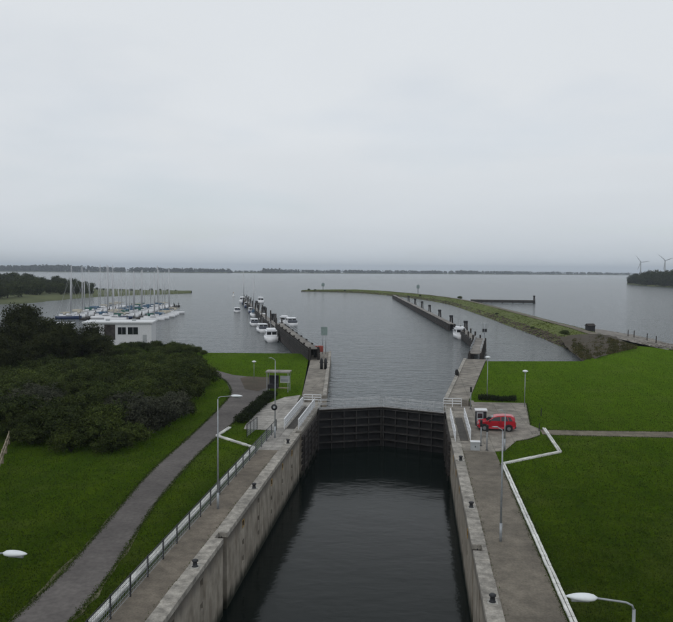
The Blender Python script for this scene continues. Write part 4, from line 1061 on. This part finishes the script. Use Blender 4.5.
# ---- floating clubhouse
c0 = at(88, 343, -.6); c1 = at(155, 343, -.6)
t = thing('clubhouse', 'long white flat-roofed clubhouse with dark windows beside the marina', 'building', (c0.x-.9, c0.y, LAKE+.5))
Lc = (c1-c0).length; t.rotation_euler = (0,0,math.atan2(c1.y-c0.y, c1.x-c0.x)+R(2))
wl = MB(); wl.box(0,Lc,0,7.5,0,4.9); w_ = wl.build('wall', M_white, t)
MB().box(-1.2,Lc+1.2,-1.2,9,-1.2,-.004).build('pontoon', M_conc_d, t)
rf = MB().box(-.35,Lc+.35,-.4,7.9,4.903,5.2).build('roof', M_white, t)
for k, x in enumerate((Lc*.20, Lc*.44, Lc*.64, Lc*.80)):
    pass
MB().box(Lc*.30,Lc*.46,-.06,-.003,1.2,4.6).build('wood_panel', M_timber, t)
for x0, x1 in ((Lc*.50,Lc*.62),(Lc*.65,Lc*.80)):
    w = MB().box(x0,x1,-.05,-.003,2.4,4.0).build('window', M_glass, t); fr = MB()
    fr.box(x0-.08,x0-.004,-.09,-.003,2.32,4.08); fr.box(x1+.004,x1+.08,-.09,-.003,2.32,4.08); fr.box((x0+x1)/2-.03,(x0+x1)/2+.03,-.07,-.052,2.4,4.0); fr.build('frame', M_white, w)
w = MB().box(Lc*.08,Lc*.22,-.05,-.003,2.4,4.0).build('window', M_glass, t)
dr = MB().box(Lc*.87,Lc*.93,-.05,-.003,.1,2.3).build('door', M_grey, t); MB().box(Lc*.92,Lc*.925,-.09,-.053,1.0,1.15).build('handle', M_dark, dr)
for x in (Lc*.3, Lc*.7): MB().cbox(x,4,5.203,.8,.8,.4).build('roof_vent', M_grey, rf)
c2 = at(88,325,-.6)
t = thing('boat_house', 'low white boat shed roof behind the left end of the clubhouse', 'building', (c2.x-2, c2.y-30, -.9), R(3))
MB().box(0,9,0,6,0,2.6).build('wall', M_dark, t); MB().box(-.4,9.4,-.5,6.4,2.603,2.85).build('roof', M_white, t)

# ================================================================== DAM, ISLANDS, FAR SHORE
nearP = [at(x,y,LAKE) for x,y in ((301,291.6),(330,292.0),(362,293.2),(394,296.2),(420,299.3),(448,304.5),(480,315),(512,327),(540,337.5),(565,348),(586,360))]
farw = [9, 13, 14, 14, 15, 16, 17, 17.5, 18.5, 20, 22]
nearP = smoothline(nearP, 5)
fw = np.interp(np.linspace(0,10,len(nearP)), range(11), farw)
def lateral(i):
    d = (nearP[min(i+1,len(nearP)-1)] - nearP[max(i-1,0)]); d.z = 0; d.normalize(); n = Vector((-d.y,d.x,0)); return n if n.x > 0 or (n.y > 0 and abs(n.x) < .2) else -n
def dam_strip(name, f0, f1, z0, z1, mat, noise=0.0, n=2):
    mb = MB(); mb.smooth = True; rows = []
    for i, p in enumerate(nearP):
        l = lateral(i); row = []
        for k in range(n+1):
            f = f0 + (f1-f0)*k/n; z = z0 + (z1-z0)*k/n
            q = p + l*fw[i]*f; row.append((q.x + rnd.uniform(-noise,noise), q.y + rnd.uniform(-noise,noise), LAKE + z + rnd.uniform(-noise,noise)*.3))
        rows.append(row)
    mb.loft(rows, False, False); return mb.build(name, mat)
NP = len(nearP)
def hs(i): return (.45+.55*min(1, i/8))*float(np.interp(i, [NP-12, NP-4, NP-1], [1, .60, .45]))
def profile(f): return np.interp(f, [-.04,0,.22,.45,.60,.70,1.0,1.08], [-1.0,0,1.1,2.2,2.35,2.1,0,-1.0])
rows = []; mb = MB(); mb.smooth = True
fs = [-.06,0,.08,.16,.24,.34,.45,.52,.60,.68,.78,.9,1.0,1.08]
for i, p in enumerate(nearP):
    l = lateral(i); rows.append([tuple(p + l*fw[i]*(f+rnd.uniform(-.012,.012)) + Vector((0,0,LAKE + profile(f)*hs(i) + rnd.uniform(-.08,.08) - p.z*0 - LAKE))) for f in fs])
mb.loft(rows, False, False); dm = mb.build('dam', M_dam); tag(dm, kind='structure')
def on_dam(i, f):
    p = nearP[i]; l = lateral(i); return p + l*fw[i]*f + Vector((0,0,profile(f)*hs(i)))
mb = MB(); mb.smooth = True
mb.loft([[tuple(on_dam(i,f)+Vector((0,0,.14))) for f in (.50,.56,.62)] for i in range(12,len(nearP)-8)], False, False); tag(mb.build('dam_path', M_gravel), kind='structure')
# rocks at the foot of the dam
def rocks(name, pts, label, mat, smin, smax, seed):
    g = random.Random(seed); mb = MB()
    for p in pts:
        s = g.uniform(smin, smax); vs = []
        for v in ((1,0,0),(0,1,0),(-1,0,0),(0,-1,0),(0,0,1),(0,0,-1),(.7,.7,.4),(-.7,.6,.5),(-.6,-.7,.45),(.7,-.6,.5)): vs.append((p[0]+v[0]*s*g.uniform(.6,1.2), p[1]+v[1]*s*g.uniform(.6,1.2), p[2]+v[2]*s*g.uniform(.4,.8)))
        mb.add(vs, [(0,6,4),(6,1,4),(1,7,4),(7,2,4),(2,8,4),(8,3,4),(3,9,4),(9,0,4),(0,1,6),(1,2,7),(2,3,8),(3,0,9),(1,0,5),(2,1,5),(3,2,5),(0,3,5)])
    o = mb.build(name, mat); tag(o, label, 'rocks', kind='stuff')
rk = []
for i in range(len(nearP)-1):
    for k in range(60):
        f = rnd.uniform(-.03,.2)**1.0; a = on_dam(i, max(f,-.03)); b = on_dam(i+1, max(f,-.03)); q = a.lerp(b, rnd.random()); rk.append(q)
rocks('dam_rocks', rk, 'brown rocks along the waterline of the grassy dam', M_rock, .2, .45, 3)
# root of the dam: bare brown bank and stony beach on the lake side
def patch(name, rows, mat, noise):
    mb = MB(); mb.smooth = True; out = []
    fine = [smoothline(r, 8) for r in rows]; cols_ = [smoothline([f[j] for f in fine], 5) for j in range(len(fine[0]))]
    for r in [[c[i] for c in cols_] for i in range(len(cols_[0]))]: out.append([tuple(v + Vector((rnd.uniform(-noise,noise),rnd.uniform(-noise,noise),rnd.uniform(-noise,noise)*.8))) for v in r])
    mb.loft(out, False, False); return tag(mb.build(name, mat), kind='structure')
patch('bare_bank', [[at(584,363,-.9), at(566,346,-.6), at(560,337,.2)], [at(596,358.5,.03), at(585,346,.4), at(575,335,.9)], [at(612,353,.06), at(606,343,.5), at(596,334,.8)], [at(632,349,.03), at(628,344,.3), at(616,336.5,.35)]], M_soil, .14)
patch('stony_beach', [[at(592,332.5,.55), at(594,330,-.3), at(596,328.5,-1.9)], [at(618,338.5,.45), at(618,335,-.4), at(620,332,-1.9)], [at(645,345,.25), at(645,341,-.5), at(648,337,-1.9)], [at(673,350.5,.0), at(675,347.5,-.7), at(680,344,-1.9)], [at(740,360,.0), at(745,356,-.8), at(752,352,-2.0)]], M_stone, .08)
rk = []
for k in range(900):
    u = rnd.random(); x = 592+u*130; y0 = np.interp(x,[592,618,645,673,722],[333,338.5,344.5,350,358]); y1 = np.interp(x,[592,618,645,673,722],[329,332.3,337.5,344.5,353])
    w = rnd.random(); p = at(x, y0+(y1-y0)*w, .2-1.9*w); rk.append(p)
rocks('beach_stones', rk, 'pale stones of the beach at the dam root', M_stone, .12, .4, 9)
def tufts(name, pts, h, label, mat, seed):
    g = np.random.default_rng(seed); p = np.array([tuple(q) for q in pts]); K = 5; n = len(p)*K; c = np.repeat(p, K, axis=0) + g.normal(0, .18, (n, 3))*np.array([1,1,0])
    a = g.uniform(0, 2*PI, n); w = g.uniform(.05,.14,n); hh = h*g.uniform(.5,1.3,n); dx = np.stack([np.cos(a)*w, np.sin(a)*w, np.zeros(n)],1)
    tip = c + np.stack([g.normal(0,.35,n)*hh, g.normal(0,.35,n)*hh, hh],1)
    v = np.stack([c-dx, c+dx, tip],1).reshape(-1,3); o = link(name, raw_mesh(name, v, np.arange(n*3).reshape(-1,3), mat)); tag(o, label, 'grass', kind='stuff')
tp = []
for k in range(9000):
    i = rnd.randrange(NP-1); f = .12 + .8*rnd.random()**.8
    if .49 < f < .63: continue
    tp.append(on_dam(i, f).lerp(on_dam(i+1, f), rnd.random()) - Vector((0,0,.05)))
tufts('dam_grass', tp, .2, 'rough grass growing on the slopes of the dam', M_tuft, 21)
tp = []
for k in range(4000):
    x = rnd.gauss(600, 18)
    if not 572 < x < 636 or math.sin(x*.9)+math.sin(x*.37+k*.0005) < rnd.uniform(-1.6,1.6): continue
    y = rnd.uniform(np.interp(x,[570,600,632],[340,335,345]), np.interp(x,[570,586,600,632],[350,361,356,349])); tp.append(at(x, y, float(np.interp(y,[335,360],[.6,-.15]))))
tufts('bank_weeds', tp, .3, 'sparse weeds on the bare brown bank', M_tuft2, 22)
# small hut and beach posts
p = at(590,331,.4); t = thing('hut', 'small dark hut on the crest where the dam begins', 'hut', (p.x,p.y,.3), R(20))
MB().box(-.9,.9,-.9,.9,-.3,1.5).build('wall', M_dark, t); MB().add([(-1.1,-1.1,1.5),(1.1,-1.1,1.5),(1.1,1.1,1.5),(-1.1,1.1,1.5),(-1.1,0,2.1),(1.1,0,2.1)],[(0,1,5,4),(2,3,4,5),(0,4,3),(1,2,5),(3,2,1,0)]).build('roof', M_timber, t)
for i, (px,py) in enumerate(((628,336),(634,337),(647,340),(656,343))):
    p = at(px,py,-.6); o = MB().tube([(0,0,-.6),(.03,0,1.5),(.04,0,1.7)], [.13,.12,.05], 8).build('beach_post', M_timber); o.location = (p.x,p.y,-.6)
    tag(o, ['leftmost','second from left','third from left','rightmost'][i]+' of the wooden posts on the stony beach', 'post', 'wooden posts on the stony beach')
# shrubs on the dam
dsp = []
for px,py,s,zz in ((565,334,.9,.4),(460,298.5,1.1,.6),(533,328,.5,.6),(497,314,.5,.6),(420,296,.7,.2),(345,291,.9,0),(309,290,1.0,0),(315,290.3,.8,0)):
    p = at(px,py,zz); dsp.append((p.x,p.y,zz-.35,s*.55,rnd.randrange(4),'low dark shrub on the grassy dam','shrub','shrubs on the dam'))
plants('dam_shrub', SH, dsp)
# cross jetty beyond the dam
ca, cb = at(471,302.6,LAKE), at(534,303.4,LAKE); ca.z = cb.z = 0
guide_wall(ca, cb, .1, 'thin dark jetty reaching into the lake beyond the dam', 6.0, (), .1, (-1,1), 3, 1.6)
dolphin(cb, 4.2, 'dark dolphin at the outer end of the cross jetty', 0)
def beacon(p, h, label):
    t = thing('beacon', label, 'beacon', (p.x,p.y,LAKE), 0, 'beacons'); MB().tube([(0,0,-4),(0,0,h)], .25, 8).build('post', M_dark, t); MB().cbox(0,0,h-.6,2.6,.3,2.6).build('board', M_teal, t); MB().tube([(0,0,h+2),(0,0,h+2.8)], [.3,.1], 8).build('lantern', M_dark, t)
beacon(at(323,290.5,LAKE), 4.2, 'beacon with square board near the dam tip'); beacon(at(418,292,LAKE), 3.6, 'beacon with square board in the lake behind the dam')
p = at(233.5,296.5,LAKE); t = thing('buoy', 'pale buoy on the lake left of the far boats', 'buoy', (p.x,p.y,LAKE)); m = MB(); m.smooth = True; m.tube([(0,0,-.6),(0,0,.5),(0,0,.9),(0,0,2.2)], [.9,.9,.3,.12], 12); m.build('float', M_white, t); MB().cbox(0,0,2.2,.5,.5,.5).build('topmark', M_yellow, t)

# left spit with trees and reeds
spit_near = [at(x,y,LAKE) for x,y in ((-90,311),(-30,307.5),(0,304.6),(30,303.2),(60,300.2),(92,297.3),(130,295.4),(165,294.2),(191,293.2))]
spit_far = [at(x,y,LAKE) for x,y in ((-150,287),(-60,286.5),(0,286),(30,286.5),(60,287),(92,288.5),(130,290),(165,291.2),(192,292.4))]
A, B = smoothline(spit_near,4), smoothline(spit_far,4)
mb = MB(); mb.smooth = True; rows = []
for p, q in zip(A,B):
    rows.append([tuple(p.lerp(q,f)+Vector((0,0,h+rnd.uniform(-.12,.12)))) for f, h in ((-.03,-.8),(0,0),(.06,.7),(.15,1.0),(.3,1.3),(.5,1.6),(.7,1.4),(.9,.8),(1,0),(1.03,-.8))])
mb.loft(rows, False, False); tag(mb.build('reed_spit', M_reed), kind='structure')
IS = [(crown_mesh('island_crown', 90+i, 4.0, 4.0, 3.9, 3.2, 130, 20, .62, M_isle, low=-1, lobes=7), stem_mesh('island_trunk', 95+i, 5.6, .2, 5, 2.2, .25)) for i in range(4)]
spots = []
for k in range(1500):
    if len(spots) >= 120: break
    px = rnd.uniform(-40, 92); u = rnd.uniform(.12,.9)
    i = int(np.interp(px,[-90,-30,0,30,60,92],[0,4,8,12,16,20])); q = A[i].lerp(B[i], u)
    x = xat(px, q.y)
    if any((x-s[0])**2+(q.y-s[1])**2 < 16 for s in spots): continue
    hgt = np.interp(px,[-40,20,45,65,80,92],[9.6,9.6,8.6,7.4,5.6,3.8])*rnd.uniform(.85,1.12)*np.interp(q.y,[420,600],[.8,1.15])
    spots.append((x, q.y, LAKE+.9, hgt/7.2, rnd.randrange(4), 'dark green tree in the wood on the reed-fringed spit at far left', 'tree', 'trees on the left spit'))
for px,py in ((97,291.5),(104,292),(112,292.3),(121,292.5),(131,292.7),(141,292.5),(151,292.3),(160,292.2),(168,292.3),(176,292.5)):
    p = at(px,py,LAKE); spots.append((p.x,p.y,LAKE+.4,rnd.uniform(.25,.4),rnd.randrange(4),'low scrubby tree on the thin end of the left spit','tree','low trees on the spit end'))
plants('spit_tree', IS, spots, ('crown','trunk'))

# wooded island on the right with turbines behind
isl_n = [at(x,y,LAKE) for x,y in ((627,284.3),(640,285.6),(655,286.6),(673,287.5),(700,289),(760,292))]
mb = MB(); mb.smooth = True; rows = []
for i, p in enumerate(isl_n): rows.append([(p.x*(1+dy/p.y), p.y+dy, LAKE+h) for dy, h in ((-4,-1),(0,0),(8,1.4),(60+i*10,2),(150+i*15,1),(170+i*15,-1))])
mb.loft(rows, False, False); tag(mb.build('wooded_island', M_reed), kind='structure')
FI = [(crown_mesh('wood_crown', 120+i, 8.0, 8.0, 8.4, 7.2, 110, 16, 1.5, M_isle, low=-1, lobes=7), stem_mesh('wood_trunk', 125+i, 12, .4, 5, 4, .3)) for i in range(3)]
spots = []
for k in range(600):
    if len(spots) >= 75: break
    px = rnd.uniform(628.5, 720); i = np.interp(px,[627,640,655,673,700,760],range(6)); i0 = int(i); p = isl_n[i0].lerp(isl_n[min(i0+1,5)], i-i0)
    y = p.y + rnd.uniform(4, 90); x = p.x*(y/p.y)
    if any((x-s[0])**2+(y-s[1])**2 < 45 for s in spots): continue
    h = np.interp(px,[629,634,642,650,720],[9,13.5,16.5,17,18])*rnd.uniform(.9,1.06)
    spots.append((x,y,LAKE+1.0,h/15.5,rnd.randrange(3),'dark tree in the dense wood on the island at right','tree','trees on the right island'))
plants('island_tree', FI, spots, ('crown','trunk'))
def turbine(px, hub_y, Y, blade, label, rot):
    X = xat(px, Y); h = ztop(px, hub_y, Y) - LAKE
    t = thing('wind_turbine', label, 'wind turbine', (X,Y,LAKE), 0, 'wind turbines behind the island')
    m = MB(); m.smooth = True; m.tube([(0,0,-2),(0,0,h)], [2.6,1.5], 12); m.build('tower', M_turb, t)
    m = MB(); m.smooth = True; m.tube([(0,-3.0,h),(0,-1.5,h),(0,4,h),(0,5,h)], [.8,1.9,1.9,1.2], 10); m.build('nacelle', M_turb, t)
    for k in range(3):
        a = R(rot+120*k); dv = Vector((math.sin(a),0,math.cos(a))); s_ = Vector((math.cos(a),0,-math.sin(a))); rr = []
        for u, w in ((.02,.9),(.2,1.6),(.6,1.05),(1,.25)): c = Vector((0,-2.4,h)) + dv*blade*u; rr.append([c+s_*w+Vector((0,.15,0)), c+Vector((0,.5,0)), c-s_*w*.6, c-Vector((0,.4,0))])
        m = MB(); m.smooth = True; m.loft(rr); m.build('blade', M_turb, t)
turbine(640.5, 262.2, 2650, 30, 'left wind turbine behind the wooded island', -38)
turbine(664.8, 260.5, 2450, 31, 'right wind turbine standing tallest behind the wooded island', -50)
# low land under the turbines
tag(MB().prism([(xat(634,2300),2300),(1800,2150),(2200,2900),(xat(634,2900),2900)], LAKE-1, LAKE+1.2).build('turbine_polder', M_reed), kind='structure')

# far shore: low dike and woods
def far_shore(name, segs, depth, seed, label):
    g = np.random.default_rng(seed)
    for i, (pa, pb, Y0, Y1, h0, h1, dens) in enumerate(segs):
        xa, xb = xat(pa, Y0), xat(pb, Y1)
        mb = MB(); mb.smooth = True; n = 24
        mb.loft([[(xa+(xb-xa)*k/n, Y0+(Y1-Y0)*k/n+dy, LAKE+h) for dy, h in ((-30,-1),(0,2.0+.6*math.sin(k*1.7+i)),(60,3.5),(depth,3),(depth+40,-1))] for k in range(n+1)], False, False)
        tag(mb.build(name, M_reed), kind='structure')
        if not dens: continue
        L_ = abs(xb-xa); m = int(L_*dens); u = np.clip(g.uniform(-.005,1.005,m),0,1)
        hh = (h0+(h1-h0)*u)*(.90+.05*np.sin(u*17+i)+.03*np.sin(u*51+i*2)+g.uniform(-.06,.07,m))
        hh = np.where(g.random(m) < .45, hh*.62, hh)
        cx = xa+(xb-xa)*u; cy = Y0+(Y1-Y0)*u + g.uniform(10,depth*.6,m)
        # each crown is a loose heap of leaf masses
        K = 14; n = m*K; c = np.repeat(np.arange(m),K); d = g.normal(size=(n,3)); d /= np.linalg.norm(d,axis=1)[:,None]
        rad = g.uniform(.75,1.08,n)[:,None]; r = np.stack([hh*.48,hh*.48,hh*.5],1)[c]
        pos = np.stack([cx,cy,LAKE+2+hh*.5],1)[c] + d*r*rad; pos[:,2] = np.maximum(pos[:,2], LAKE+.5)
        nr = d + g.normal(size=(n,3))*.4; nr /= np.linalg.norm(nr,axis=1)[:,None]; w = np.cross(nr, g.normal(size=(n,3))); w /= np.linalg.norm(w,axis=1)[:,None]; q = np.cross(nr,w)
        s = (hh*.34)[c][:,None]*g.uniform(.7,1.3,n)[:,None]
        v = np.stack([pos-w*s*.5-q*s*.4, pos+w*s*.5-q*s*.3, pos+w*s*.4+q*s*.4, pos-w*s*.4+q*s*.5],1).reshape(-1,3)
        o = link('far_wood', raw_mesh('far_wood', v, np.arange(n*4).reshape(-1,4), M_far)); tag(o, label, 'wood', kind='stuff')
far_shore('far_shore', [(-120,78,3200,3200,29,30,.6),(76,92,3250,3250,15,15,.4),(90,228,3250,3500,24,20,.55),(226,262,3600,3600,11,11,.4)], 200, 5, 'hazy far wood on the opposite shore at left')
far_shore('far_shore', [(258,284,3600,3700,23,21,.55),(280,430,3800,4100,18,18,.5),(426,530,4100,4500,19,19,.5),(526,632,4600,5000,17,15,.42),(628,800,5000,5400,14,14,.34)], 220, 8, 'hazy low wood on the opposite shore at right')

# ------------------------------------------------------------------ haze
hz = MB().box(-15500,15500,-4000,15500,-11,112).build('haze', M_white); hz.data.materials.clear()
hm = bpy.data.materials.new('haze_air'); hm.use_nodes = True; t_ = hm.node_tree; t_.nodes.clear()
ho = N(t_, 'ShaderNodeOutputMaterial'); pv = N(t_, 'ShaderNodeVolumePrincipled'); pv.inputs['Color'].default_value = (.80,.89,1,1); pv.inputs['Density'].default_value = .000115; pv.inputs['Anisotropy'].default_value = .0
t_.links.new(pv.outputs[0], ho.inputs['Volume']); hz.data.materials.append(hm); tag(hz, 'thin grey haze over the lake', 'haze', kind='stuff')
